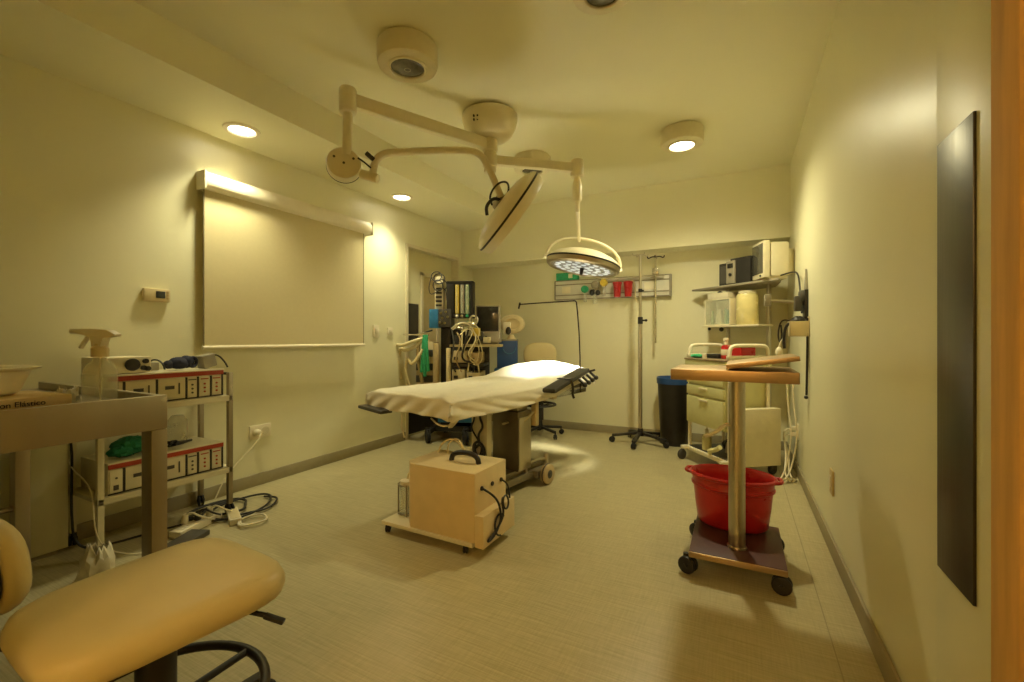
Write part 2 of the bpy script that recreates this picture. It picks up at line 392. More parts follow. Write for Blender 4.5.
def head(center, n, rr, lit, parent):
    n = V(n).normalized(); o = sp(center); back = -n
    prof = [(0, .098), (.07, .094), (.15, .078), (.215, .052), (.258, .022), (.27, .006)] if lit else [(0, .072), (.09, .070), (.17, .060), (.225, .042), (.262, .018), (.27, .006)]
    s = rr / .27
    h = MB().lathe([(r * s, z * s) for r, z in prof], o, back, 48).build('lamp_head', ENAMEL, parent)
    MB().lathe([(.266 * s, .008 * s), (.272 * s, .004 * s), (.272 * s, -.004 * s), (.266 * s, -.008 * s)], o, back, 48).build('rim_seam', BLACK, h)
    MB().lathe([(.269 * s, -.006 * s), (.264 * s, -.034 * s), (.250 * s, (-.045 if lit else -.058) * s), (.237 * s, (-.045 if lit else -.058) * s), (.232 * s, -.036 * s)], o, back, 48).build('front_ring', STEELD if lit else ENAMEL, h)
    MB().lathe([(0, -.0375 * s), (.2 * s, -.0375 * s), (.233 * s, -.036 * s)], o, back, 40).build('lens', GREY if not lit else MATS['led_backing'], h)
    x, y, _ = frame_from(n); b = MB()
    for ring, cnt in ((.06, 6), (.12, 12), (.185, 18)):
        for k in range(cnt):
            a = 2 * PI * k / cnt + ring; p = o + n * (.040 * s) + x * (ring * s * math.cos(a)) + y * (ring * s * math.sin(a))
            b.lathe([(.020 * s, -.004), (.021 * s, 0), (.014 * s, .003), (0, .003)], p, n, 12)
    b.build('led_cluster', LEDON if lit else GLASSD, h)
    if lit: MB().cyl(o + n * .035 * s, o + n * .085 * s, .017, .012, 16, .004).build('sterile_handle', BLACK, h)
    return h
mat('led_backing', (0.22, 0.22, 0.19), 0.3, 0.5, var=0.5, scale=60)
n1 = cd(.79, -.56, .22); C1 = P(508, 212, 2.68)
h1 = head(C1, n1, .285, False, sl)
b = MB(); b.cyl(sp(P(501, 197, 2.60)), sp(C1 - n1 * .06), .03, .05, 18, .006)
x1, y1_, _ = frame_from(n1)
b.build('head_mount', STEELD, h1)
b = MB(); b.tube([sp(P(492, 205, 2.60)), sp(P(489, 196, 2.56)), sp(P(497, 183, 2.56)), sp(P(508, 181, 2.58)), sp(P(509, 192, 2.6)), sp(P(503, 200, 2.62))], .006, 8, smooth=3)
b.tube([sp(P(487, 215, 2.60)), sp(P(486, 206, 2.57)), sp(P(493, 198, 2.57)), sp(P(500, 200, 2.6))], .010, 8, smooth=2)
b.build('cable', BLACK, h1)
# short arm to the lit head
E2 = V((-1.03, 3.03, 2.27)); H2 = SLC.copy(); H2.z = 2.27
a2 = MB().obox(sp(H2), sp(E2), .05, .065, .012).build('short_arm', ENAMEL, sl)
MB().cyl(sp(E2 + V((0, 0, -.065))), sp(E2 + V((0, 0, .06))), .048, seg=24, bev=.012).build('end_joint', ENAMEL, a2)
MB().lathe([(.022, -.05), (.022, -.075), (.034, -.12), (.036, -.22), (.030, -.235), (0, -.235)], sp(E2), (0, 0, 1), 20).build('drop_tube', ENAMEL, a2)
C2 = P(583, 263.5, 3.6); top2 = P(579, 241, 3.6)
MB().tube([sp(E2 + V((0, 0, -.22))), sp(E2 + V((.002, .002, -.30))), sp(top2)], [.020, .016, .012], 14).build('lower_stem', WHITEP, a2)
n2 = cd(-.19, -.98, -.02)
h2 = head(C2, n2, .302, True, sl)
side = cd(.98, -.19, 0.05); b = MB()
ptsy = []
for k in range(21):
    a = PI * k / 20; ptsy.append(sp(C2) + side * (.311 * math.cos(a)) - n2 * (.20 * math.sin(a) ** .8 if k not in (0, 20) else 0))
b.tube(ptsy, .0115, 10)
for e in (ptsy[0], ptsy[-1]): b.cyl(e - side * .016, e + side * .016, .016, seg=12)
b.build('yoke', ENAMEL, h2)

# ------------------------------------------------------------------ left wall things
t = thing('projection_screen', 'cream pull down projection screen hanging on the left wall', 'projection screen', (XL, 1.56, 2.0))
hs = MB(); prof = [(.0, .0), (.075, .0), (.092, .025), (.092, .075), (.075, .105), (.0, .105)]
tt = bmesh.new(); lo = [tt.verts.new((p[0] + .004, 0.012, p[1] - .01)) for p in prof]; hi = [tt.verts.new((p[0] + .004, 1.415, p[1] - .01)) for p in prof]
tt.faces.new(lo); tt.faces.new(hi)
for i in range(6): tt.faces.new((lo[i], lo[(i + 1) % 6], hi[(i + 1) % 6], hi[i]))
hs._merge(tt); hs.build('roller_housing', WHITEP, t, angle=60)
for y in (0.0, 1.415):
    MB().box(.002, .100, y, y + .014, -.016, .102, .006).build('end_cap', OLDW, t)
MB().box(.050, .0515, .022, 1.352, -1.005, .0).build('screen_fabric', SCREENF, t)
for y in (.018, 1.349): MB().box(.0495, .0525, y, y + .006, -1.005, .0).build('edge_border', mat('screen_edge', (0.20, 0.17, 0.10), 0.6), t)
MB().cyl((.051, .012, -1.012), (.051, 1.362, -1.012), .013, seg=14, bev=.003).build('bottom_bar', WHITEP, t)
t = thing('thermostat', 'small beige thermostat with dark display on the left wall', 'thermostat', (XL, 1.275, 1.262))
MB().box(0, .030, 0, .135, 0, .077, .010).build('body', BEIGE, t)
MB().box(.029, .0325, .058, .105, .022, .062, .001).build('display', GLASSD, t)
b = MB()
for k in range(3): b.box(.029, .033, .112, .124, .018 + k * .018, .030 + k * .018, .002)
b.build('button', TAN, t)
for i, (y, wd, hh, lb) in enumerate(((3.075, .075, .115, 'larger light switch plate left of the anaesthesia hoses'), (3.265, .075, .075, 'smaller square wall switch right beside the door frame'))):
    t = thing('light_switch', lb, 'light switch', (XL, y, 1.115 - hh / 2), 0, 'wall switches')
    MB().box(0, .010, 0, wd, 0, hh, .004).build('plate', WHITEP, t)
    MB().box(.009, .016, wd * .3, wd * .7, hh * .3, hh * .7, .003).build('rocker', OLDW, t)
t = thing('wall_outlet', 'cream double outlet with a plug low on left wall', 'outlet', (XL, 1.90, .335))
MB().box(0, .010, 0, .16, 0, .095, .004).build('plate', WHITEP, t)
b = MB()
for y in (.045, .115): b.cyl((.008, y, .048), (.013, y, .048), .028, seg=20)
b.build('socket', OLDW, t)
pg = tag(MB().cyl((.014, .045, .048), (.06, .045, .046), .024, .018, 16, .006).tube([(.058, .045, .044), (.075, .03, .01), (.05, -.05, -.08), (.04, -.14, -.16), (.035, -.20, -.24), (.03, -.24, -.33)], .004, 6, smooth=2).build('power_plug', WHITEP), 'cream plug and thin cable in the left wall outlet', 'plug'); pg.location = (XL, 1.90, .335)

# ------------------------------------------------------------------ operating table
TB = V((-1.615, 2.79, 0)); TRZ = R(-10.5)
ot = thing('operating_table', 'steel operating table on a pedestal under a pale sheet', 'operating table', TB, TRZ)
b = MB()
b.box(-.25, .30, -.25, .36, .055, .105, .01); b.box(-.30, .335, .13, .29, .05, .10, .01); b.box(-.26, .24, -.38, -.25, .05, .10, .01)
b.box(-.20, .265, -.20, .30, .10, .135, .008)
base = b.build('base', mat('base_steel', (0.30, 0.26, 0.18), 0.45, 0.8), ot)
b = MB(); b.tube([(.285, .06, .10), (.285, .06, .165), (.285, .31, .165), (.285, .31, .10)], .009, 10, smooth=1); b.cyl((.285, .31, .10), (.285, .31, .19), .018, seg=12, bev=.003)
b.build('brake_pedal', STEEL, base)
for (x, y) in ((.365, .21), (-.33, .21), (.20, -.315), (-.22, -.315)):
    wv = MB().cyl((x - .02, y, .075), (x + .02, y, .075), .072, seg=28, bev=.01).build('caster_wheel', mat('wheel_brown', (0.42, 0.33, 0.18), 0.5), ot)
    b = MB(); b.torus((x, y, .075), (1, 0, 0), .064, .0105, 30, 8, sx=1); b.cyl((x - .0215, y, .075), (x + .0215, y, .075), .030, seg=18); b.cyl((x - .026, y, .075), (x + .026, y, .075), .015, seg=12); b.build('tyre', DGREY, wv)
MB().box(.06, .285, -.04, .12, .13, .54, .006).build('pedestal_shroud', mat('shadow_steel', (0.20, 0.17, 0.115), 0.45, 0.7), ot)  # front face in shade: the shade is put into this darker steel
MB().box(.2855, .297, -.038, .10, .135, .50, .003).build('lit_side_face', STEEL, ot)  # brighter steel plate paints the lit side of the shroud
MB().box(.08, .265, -.02, .10, .54, .60, .006).build('lift_column', STEELD, ot)
pp = MB().box(.035, .175, -.235, -.185, .12, .60, .006).build('column_panel', ENAMEL, ot)
b = MB(); b.tube([(.06, -.342, .58), (.04, -.346, .52), (.08, -.346, .46), (.03, -.35, .40), (.06, -.36, .34), (.0, -.36, .30), (.06, -.365, .25), (.10, -.36, .30), (.05, -.36, .37), (.0, -.36, .33), (.05, -.365, .22), (.10, -.35, .14)], .008, 8, smooth=3)
b.tube([(-.02, -.342, .58), (.0, -.346, .5), (-.04, -.346, .44), (.02, -.35, .38), (.08, -.36, .33), (.06, -.36, .26), (.0, -.36, .24)], .006, 8, smooth=3)
b.torus((.05, -.36, .30), (.1, 1, .1), .055, .009, 26, 8); b.torus((.055, -.367, .29), (.1, 1, -.2), .045, .008, 26, 8); b.xform(Matrix.Translation((.075, .10, 0)))
b.build('hand_control_cable', BLACK, ot)
b = MB(); b.box(.0, .29, -.25, .24, .59, .625, .004)
for x in (-.30, .30): b.box(x - .02, x + .02, -.70, .84, .61, .645, .004)
for y in (-.68, -.1, .2, .80): b.box(-.30, .30, y - .02, y + .02, .612, .643, .004)
b.build('top_frame', STEEL, ot)
b = MB()
for x in (-.343, .343): b.box(x - .006, x + .006, -.60, .82, .605, .64, .003)
b.build('side_rail', CHROME, ot)
b = MB()
b.box(.27, .31, .14, .18, .42, .63, .004); b.box(.20, .24, .06, .10, .44, .62, .003); b.cyl((.29, .16, .53), (.29, .02, .47), .010, seg=10); b.obox((.28, .20, .60), (.30, .36, .66), .04, .03, .004)
b.cyl((.33, .22, .60), (.33, .44, .70), .012, seg=10); b.cyl((.20, -.1, .46), (.20, .3, .48), .008, seg=8); b.box(.29, .37, .28, .33, .60, .68, .004)
b.build('rail_clamp', BEIGE, ot)
MB().box(-.335, .335, -.72, .86, .645, .705, .03, 3).build('mattress', PAD, ot)
MB().obox((-.14, -.80, .600), (-.40, -.785, .612), .085, .022, .008).build('foot_extension', DGREY, ot)
b = MB(); b.obox((.30, -.62, .60), (.20, -.60, .52), .03, .018, .004); b.tube([(.22, -.60, .53), (.15, -.64, .525), (.10, -.66, .57)], .006, 8, smooth=2); b.tube([(-.12, -.70, .61), (-.125, -.70, .50), (-.11, -.69, .43)], .006, 6)
b.build('adjustment_lever', WHITEP, ot)
# arm board with strap
a0, a1p = V((.470, .06, .690)), V((.425, .64, .800))
ab = MB(); ab.obox(a0, a1p, .105, .034, .015)
arm = ab.build('arm_board', PAD, ot)
b = MB(); q = a0 + (a1p - a0) * .42; dr = (a1p - a0).normalized()
b.obox(q - V((0, .02, -.020)), q + V((0, .02, .022)), .110, .006); b.tube([q + V((.055, 0, .012)), q + V((.065, .01, -.05)), q + V((.055, .015, -.09)), q + V((.065, .02, -.12))], .009, 6, smooth=1)
b.build('strap', BLACK, arm)
for k in range(4):
    q = a0 + (a1p - a0) * (.66 + .12 * k); MB().cyl(q + V((.05, 0, -.02)), q + V((.095, .0, -.055)), .010, seg=10).ell(q + V((.10, 0, -.06)), .018, .018, .018, 12, 8).build('clamp_knob', BLACK, arm)
MB().cyl((.42, .60, .77), (.50, .68, .80), .008, seg=8).build('clamp_lever', BLACK, arm)
b = MB(); b.obox((.36, .10, .645), (.44, .52, .72), .03, .03, .004); b.build('arm_board_bracket', STEEL, arm)
b = MB(); b.tube([(.382, .66, .62), (.378, .66, 1.0), (.350, .66, 1.335), (.335, .66, 1.350), (.32, .66, 1.350), (-.22, .69, 1.350), (-.245, .69, 1.345)], .0055, 10, smooth=1); b.cyl((-.255, .69, 1.31), (-.24, .69, 1.365), .008, seg=10)
b.build('anaesthesia_screen_rod', mat('dark_rod', (0.022, 0.017, 0.010), 0.85, 0.0, spec=0.05), ot)
# the sheet: draped over the mattress, hem rising towards the head end
def nz(x, y, s):
    from mathutils import noise
    return noise.noise(V((x, y, s)))
def smooth01(a, b, x):
    t_ = max(0, min(1, (x - a) / (b - a))); return t_ * t_ * (3 - 2 * t_)
W2, L2, YC = .365, .835, .07
def sheet_pt(u, v):
    # u across (-1..1 plus drops), v along
    s = (u - .5) * 2 * (W2 + .20); q = YC + (v - .5) * 2 * (L2 + .16)
    x = max(-W2, min(W2, s)); ox = abs(s) - W2
    yl = max(-L2, min(L2, q - YC)); oy = abs(q - YC) - L2; y = yl + YC
    hump = .022 * smooth01(-.2, .5, y) + .105 * smooth01(.30, .66, y) * (1 - .45 * smooth01(.80, .91, y)) * (1 - .55 * (x / W2) ** 2)
    z = .722 + hump + .006 * nz(x * 5, y * 3, 1.0) + .004 * nz(x * 14, y * 9, 2)
    ex = smooth01(W2 - .05, W2, abs(x)); ey = smooth01(L2 - .05, L2, abs(yl)); z -= .012 * ex + .010 * ey
    drop = 0.0
    if ox > 0:
        k = .56 if y < -.2 else .56 - .14 * smooth01(-.2, .85, y)
        drop = max(drop, ox * k); x += math.copysign(.020 + .012 * nz(y * 4, ox * 7, 3.3) * min(1, ox * 9), s)
    if oy > 0:
        k2 = .66 if q < YC else .5
        drop = drop + oy * k2 if ox <= 0 else max(drop, oy * k2) - min(ox, oy) * .10
        y += math.copysign(.010 + .012 * nz(x * 7, oy * 6, 5.5) * min(1, oy * 9), q - YC)
    if ox > 0 or oy > 0:
        fold = .006 * math.sin((x * 1.2 - y) * 34 + drop * 60) * (smooth01(-.50, -.78, y) if y < 0 else .15) * min(1, drop * 14)
        x += fold * (1 if ox > 0 else .3); y -= fold * (1 if oy > 0 else .2)
        z += .005 * nz(x * 6, y * 6, 7) * min(1, drop * 12)
    if ox > 0 and oy <= 0:
        x += math.copysign(.0075 * math.sin(26 * (drop * 2.2 - y * .55) + 3 * nz(y * 2, .3, 4)) * min(1, drop * 12), s)
    z += .0035 * (abs(nz(x * 7 + y * 2.5, y * 2.2, 12)) - .25) * 2
    # long pulls in the cloth along the near side
    if drop == 0: z += .0065 * math.sin(x * 30 + y * 7 + 2 * nz(x * 2, y * 2, 9)) * smooth01(.0, .3, x)
    return V((x, y, z - drop))
b = MB(); b.grid(sheet_pt, 84, 150)
sh = b.build('bed_sheet', SHEET, None, angle=180, solid=.003)
tag(sh, 'wrinkled pale sheet draped over the operating table', 'sheet'); sh.location = TB; sh.rotation_euler = (0, 0, TRZ)

# ------------------------------------------------------------------ suction unit on the floor
su = thing('suction_unit', 'boxy cream suction machine on a wheeled platform in front of the table', 'medical device', (-1.40, 1.95, 0), R(-1))
MB().box(-.31, .275, -.165, .155, .045, .066, .004).build('platform', ENAMEL, su)
for (x, y) in ((-.285, -.14), (-.285, .13), (.22, -.14), (.22, .13)):
    wv, fk = MB(), MB(); caster(wv, fk, x, y, .046, .0215, .4, .011); wv._merge(fk.bm); wv.build('caster', BLACK, su)
b = MB(); b.xprism([(-.160, .066), (.150, .066), (.150, .40), (-.160, .40)], -.155, .285, .010)
b2 = MB(); b2.prism([(-.160, -.115), (-.115, -.160), (.285, -.160), (.285, .15), (-.160, .15)], .066, .40, .008); b.bm.free()
cab = b2.build('cabinet', mat('suction_cabinet', (0.72, 0.57, 0.31), 0.42, var=0.04), su)
MB().box(.2855, .335, -.162, .155, .050, .205, .006).build('cable_pocket', mat('suction_cabinet', (0, 0, 0)), su)
b = MB(); b.tube([(.015, -.01, .398), (.02, -.005, .430), (.06, -.0, .445), (.13, .0, .447), (.175, -.002, .432), (.185, -.005, .398)], .0135, 12, smooth=2); b.xform(Matrix.Translation((.025, 0, 0))); b.build('carry_handle', BLACK, su)
b = MB()
for (y, z) in ((-.10, .315), (.0, .31), (.09, .305)): b.cyl((.284, y, z), (.292, y, z), .011, seg=14)
b.build('socket', BLACK, cab)
b = MB(); b.tube([(.292, -.10, .315), (.335, -.07, .28), (.345, -.03, .23), (.348, -.01, .15), (.345, -.06, .09), (.343, -.12, .075), (.343, -.14, .085), (.347, -.06, .105), (.352, .01, .16), (.345, -.0, .22), (.325, .04, .235), (.322, .06, .215), (.33, .0, .19), (.32, -.02, .18)], .0055, 8, smooth=3)
b.tube([(.292, .09, .305), (.32, .11, .28), (.325, .12, .2), (.322, .13, .12)], .0045, 8, smooth=2)
b.torus((.347, .035, .215), (1, .1, .15), .032, .005, 24, 8); b.torus((.345, -.02, .12), (1, .0, .1), .05, .0048, 24, 8, .6, 4.6); b.build('power_cord', BLACK, su)
jr = MB().lathe([(0, 0), (.043, 0), (.047, .006), (.047, .145), (.040, .165), (.036, .170), (.033, .168), (.037, .160), (.043, .142), (.043, .01), (0, .006)], (-.245, -.03, .067), (0, 0, 1), 28).build('collection_jar', GLASS, su)
MB().lathe([(.041, .168), (.041, .188), (.02, .195), (0, .195)], (-.245, -.03, .067), (0, 0, 1), 24).build('jar_lid', WHITEP, jr)
b = MB()
for k in range(4):
    a = k * PI / 2 + .6; b.cyl((-.245 + .051 * math.cos(a), -.03 + .051 * math.sin(a), .067), (-.245 + .051 * math.cos(a), -.03 + .051 * math.sin(a), .24), .004, seg=8)
for z in (.08, .235): b.torus((-.245, -.03, z), (0, 0, 1), .051, .004, 28, 6)
b.build('jar_cage', STEELD, su)
b = MB(); b.tube([(-.245, -.03, .262), (-.245, -.02, .30), (-.20, .02, .31), (-.165, .05, .30)], .006, 8, smooth=2); b.build('suction_tube', TUBEC, su); b = MB()
b.tube([(-.12, .08, .398), (-.10, .10, .46), (-.03, .11, .485), (.03, .11, .44), (.05, .11, .398)], .005, 8, smooth=3)
b.tube([(-.06, .09, .398), (-.055, .09, .46), (.01, .09, .50), (.06, .09, .43), (.065, .09, .398)], .004, 8, smooth=3)
b.build('suction_tube', TUBEC, su)

# ------------------------------------------------------------------ instrument stand and tub (right)
ms = thing('instrument_stand', 'wheeled pedestal stand with wooden coloured top near the right wall', 'stand', (-.005, 2.32, 0))
b = MB(); b.box(-.19, .185, -.235, .225, .082, .108, .004)
ms_b = b.build('base_plate', COPPER, ms)
MB().box(-.1885, .1835, -.231, .2235, .1075, .1105, .001).build('base_mat', MAROON, ms_b)
for (x, y, a) in ((-.195, -.205, 1.2), (.165, -.205, 1.45), (-.185, .19, .9), (.165, .19, 1.0)):
    wv, fk = MB(), MB(); caster(wv, fk, x, y, .085, .038, a, .024); wv._merge(fk.bm); wv.build('caster', BLACK, ms)
MB().cyl((.0, -.095, .108), (.0, -.095, .865), .0345, seg=32).build('column', STEEL, ms)
MB().cyl((.0, -.095, .1095), (.0, -.095, .116), .041, seg=32).build('column_flange', STEEL, ms)
MB().box(-.262, .222, -.262, .12, .866, .913, .004).build('tabletop', COPPER, ms)
b = MB(); b.obox((-.04, -.075, .927), (.225, -.075, .968), .33, .020, .004); b.build('hinged_leaf', COPPER, ms)
b = MB(); b.cyl((-.035, -.24, .918), (-.035, .09, .918), .006, seg=10); b.build('hinge', STEELD, ms)
MB().tube([(-.035, -.110, .66), (-.055, -.13, .655), (-.09, -.13, .62), (-.13, -.12, .60)], .009, 8, smooth=1).build('lock_handle', WHITEP, ms)
tb = thing('plastic_tub', 'oval red plastic tub standing behind the stand column', 'tub', (-.028, 2.485, .1105), R(-4))
b = MB()
def oval(prof, seg=48, ex=1.0, ey=.62):
    b.lathe(prof, (0, 0, 0), (0, 0, 1), seg, 1, 1)
tub = MB(); 
prof = [(0, .004), (.155, .004), (.165, .012), (.178, .10), (.186, .18), (.196, .185), (.197, .195), (.190, .20), (.194, .228), (.206, .232), (.208, .243), (.198, .249), (.192, .244), (.184, .20), (.174, .10), (.160, .018), (0, .012)]
tub.lathe(prof, (0, 0, 0), (0, 0, 1), 56); tub.xform(Matrix.Diagonal((.97, .72, 1.04, 1)))
# frame_from for +z puts the long axis along local x or y; measure and rotate if needed
tub.build('tub_body', REDP, tb, angle=50)
for s in (-1, 1): MB().tube([(s * .185, -.045, .248), (s * .212, -.035, .250), (s * .216, .0, .250), (s * .212, .035, .250), (s * .185, .045, .248)], .009, 8, smooth=2).build('grip', REDP, tb)

# ------------------------------------------------------------------ foreground stool
fs = thing('swivel_stool', 'cream vinyl swivel stool with footring in the near left corner', 'stool', (-1.222, .540, 0), R(-3))
def cushion(hw, hl, z0, z1, pw=3.2, nu=40, nv=10, crown=.012):
    b = MB(); rings = []
    prof = [(.90, z0), (.97, z0 + (z1 - z0) * .12), (1.0, z0 + (z1 - z0) * .4), (.995, z0 + (z1 - z0) * .62), (.965, z0 + (z1 - z0) * .84), (.90, z1 - .003), (.78, z1 + crown * .35), (.5, z1 + crown * .8), (.2, z1 + crown)]
    for s, z in prof:
        rg = []
        for k in range(nu):
            a = 2 * PI * k / nu; c_, s_ = math.cos(a), math.sin(a)
            rr = (abs(c_) ** pw + abs(s_) ** pw) ** (-1 / pw)
            rg.append(b.bm.verts.new((hw * s * rr * c_, hl * s * rr * s_, z)))
        rings.append(rg)
    for A, B in zip(rings, rings[1:]):
        for k in range(nu):
            j_ = (k + 1) % nu; b.bm.faces.new((A[k], A[j_], B[j_], B[k]))
    b.bm.faces.new(list(reversed(rings[0])))
    b.bm.faces.new(rings[-1])
    return b
cs = cushion(.204, .230, .398, .472, 4.6, 64, crown=.007)
for v_ in cs.bm.verts: v_.co.x *= 1 + .42 * v_.co.y
cs.build('seat_cushion', VINYL, fs, angle=80)
MB().box(-.16, .16, -.17, .17, .385, .41, .01).build('seat_pan', BLACK, fs)
MB().cyl((0, 0, .10), (0, 0, .40), .028, seg=20).build('gas_column', BLACK, fs)
MB().cyl((0, 0, .20), (0, 0, .33), .040, seg=20, bev=.004).build('column_sleeve', BLACK, fs)
b = MB(); b.torus((0, 0, .168), (0, 0, 1), .225, .0125, 48, 10)
for k in range(3):
    a = R(-25) + k * 2 * PI / 3; b.cyl((.03 * math.cos(a), .03 * math.sin(a), .168), (.22 * math.cos(a), .22 * math.sin(a), .168), .010, seg=10)
b.build('footring', BLACK, fs)
b = MB(); b.cyl((.10, .10, .395), (.19, .155, .37), .006, seg=8); b.obox((.185, .150, .372), (.225, .175, .355), .016, .010, .003); b.build('height_lever', BLACK, fs)
def star_base(parent, rad, z=.075, hub=.035):
    for k in range(5):
        a = R(20) + 2 * PI * k / 5; p = V((math.cos(a), math.sin(a), 0))
        l_ = MB(); l_.obox(p * .02 + V((0, 0, z + .02)), p * rad + V((0, 0, z)), .032, .026, .008); lg = l_.build('leg', BLACK, parent)
        wv, fk = MB(), MB(); caster(wv, fk, p.x * rad, p.y * rad, z, .026, a + .8, .018); wv._merge(fk.bm); wv.build('caster', RUBBER, lg)
    MB().cyl((0, 0, z - .01), (0, 0, z + .055), hub, hub * .8, 18, .005).build('hub', BLACK, parent)
star_base(fs, .27)
b = MB()
bk = thing  # placeholder name reuse avoided
def backrest(parent, loc, hw, hh, th, rot, shell=True):
    q = cushion(hw, hh, 0, th, 2.8, 44, crown=.010); M = Matrix.Translation(loc) @ Euler(rot).to_matrix().to_4x4(); q.xform(M)
    o = q.build('backrest', VINYL, parent, angle=80)
    if shell:
        s = cushion(hw * .88, hh * .88, -.022, .004, 2.8, 40, crown=.0); s.xform(M); s.build('back_shell', BLACK, o, angle=80)
    return o
backrest(fs, V((-.365, -.272, .522)), .180, .130, .05, (R(-83), 0, R(28)))
MB().tube([(-.09, -.12, .39), (-.21, -.24, .39), (-.30, -.305, .42), (-.34, -.30, .53)], .016, 10, smooth=2).build('back_bar', BLACK, fs)

# ------------------------------------------------------------------ steel side table (left foreground)
st = thing('steel_table', 'brushed steel table with a deep apron at left edge', 'table', (-1.78, .80, 0))
ZA = .852; ZT = .818
b = MB(); b.box(-1.09, 0, -1.0, .02, ZT - .022, ZT, .003); b.build('tabletop', STEELD, st)
b = MB(); b.box(-.022, .002, -1.0, .02, ZA - .118, ZA, .004); b.build('apron', STEELD, st)
b = MB(); b.box(-1.09, -1.07, -1.0, .02, ZT - .115, ZT - .02, .003); b.box(-1.07, -.023, .0, .0195, ZA - .118, ZA - .002, .003); b.build('rear_apron', STEELD, st)
for (x, y) in ((-.068, -.028), (-1.09, -.085), (-.068, -1.0), (-1.09, -1.0)):
    MB().box(x, x + .070, y, y + .048, 0, ZA - .1185, .004).build('leg', STEELD, st)
b = MB(); b.cyl((-1.055, -.98, .30), (-1.055, -.07, .30), .012, seg=10); b.build('brace', STEELD, st)
def on_table(x, y): return (x, y, ZT + .0005)
# white basin on top of the glove box
gb = thing('carton', 'printed carton lying on the steel table under the white basin', 'box', on_table(-2.02, .435), R(6))
MB().box(-.13, .13, -.165, .165, 0, .052, .003).build('carton_body', CARD, gb)
text_part('printed_words', 'ead con Elástico', .0225, INK, gb, (.1312, -.045, .027), (R(90), 0, R(90)))
b = MB(); b.box(.1300, .1306, -.155, .155, .010, .015); b.build('printed_line', TAN, gb)
bs = thing('basin', 'white plastic basin resting on the carton at far left', 'basin', (-2.05, .40, ZT + .0535), R(4))
b = MB(); b.lathe([(0, .003), (.105, .003), (.118, .012), (.138, .075), (.158, .082), (.160, .087), (.150, .090), (.134, .084), (.112, .014), (0, .009)], (0, 0, 0), (0, 0, 1), 48); b.xform(Matrix.Diagonal((.8, 1.15, 1, 1)))
b.build('basin_body', WHITEP, bs, angle=50)
# spray bottle
sb = thing('spray_bottle', 'clear spray bottle with cream trigger head on the steel table', 'spray bottle', on_table(-2.04, .73), R(-62)); sb.scale = (1.05, 1.05, .95)
b = MB(); b.lathe([(0, .002), (.042, .002), (.047, .010), (.047, .100), (.045, .125), (.034, .148), (.020, .160), (.017, .185), (.015, .185), (.018, .158), (.032, .144), (.043, .120), (.0445, .012), (0, .006)], (0, 0, 0), (0, 0, 1), 32); b.build('bottle', CLEAR, sb)
b = MB(); b.lathe([(.024, .172), (.024, .205), (.016, .214), (.016, .222), (0, .222)], seg=20); b.build('collar', BEIGE, sb)
t2 = bmesh.new()
pr = [(-.085, .262), (-.085, .277), (-.02, .279), (.035, .274), (.062, .258), (.060, .250), (.02, .246), (.016, .212), (-.018, .212), (-.020, .250), (-.05, .256)]
A = [t2.verts.new((-.015, p[0], p[1])) for p in pr]; B = [t2.verts.new((.015, p[0], p[1])) for p in pr]
t2.faces.new(A); t2.faces.new(list(reversed(B)))
for i in range(len(pr)): t2.faces.new((A[i], A[(i + 1) % len(pr)], B[(i + 1) % len(pr)], B[i]))
bmesh.ops.bevel(t2, geom=t2.edges[:], offset=.0025, segments=2, profile=.6, affect='EDGES')
tr = MB()._merge(t2).build('trigger_head', WHITEP, sb, angle=50)
b = MB(); b.obox((0, -.035, .257), (0, -.066, .205), .014, .008, .002); b.build('trigger', WHITEP, tr)
MB().cyl((0, -.085, .2695), (0, -.098, .2695), .009, seg=12).build('nozzle', WHITEP, tr)
MB().cyl((0, 0, .01), (0, 0, .2), .003, seg=8).build('dip_tube', WHITEP, sb)
def bag(name, label, loc, w_, d_, h_, m, seed, cat='bag'):
    rr = random.Random(seed); b = MB(); nu, nv = 22, 10
    off = rr.uniform(0, 50)
    def f(u, v):
        a = 2 * PI * u; s = 1 - .45 * v ** 1.5; k = 1 + .30 * nz(math.cos(a) * 1.7 + off, math.sin(a) * 1.7, v * 2.2) + .18 * nz(math.cos(a) * 5 + off, math.sin(a) * 5, v * 5)
        return V((w_ * s * k * math.cos(a), d_ * s * k * math.sin(a), .002 + h_ * v * (1 + .35 * nz(math.cos(a) * 3, math.sin(a) * 3 + off, 4))))
    b.grid(f, nu, nv); bmesh.ops.remove_doubles(b.bm, verts=b.bm.verts[:], dist=1e-5)
    bot = [v for v in b.bm.verts if abs(v.co.z - .002) < 1e-6]
    bmesh.ops.contextual_create(b.bm, geom=bot)
    o = b.build(name, m, None, angle=25, solid=.0015); o.location = loc; return tag(o, label, cat)
bag('plastic_bag', 'crumpled clear bag between the carton and spray bottle', on_table(-2.08, .655), .05, .035, .055, mat('clear_film', (0.76, 0.72, 0.56), 0.25, var=0.1, alpha=0.45), 3)
rk = thing('rack', 'dark toothed rack at the far left edge beside the basin', 'rack', on_table(-1.915, .245))
b = MB(); b.box(-.02, .02, -.03, .03, 0, .012, .003); b.box(-.008, .008, -.008, .008, .01, .25, .002); b.build('post', OLDW, rk)
for k in range(6):
    MB().cyl((-.02, .006, .10 + k * .026), (.02, .006, .10 + k * .026), .008, seg=10, bev=.002).build('tooth', BLACK, rk)

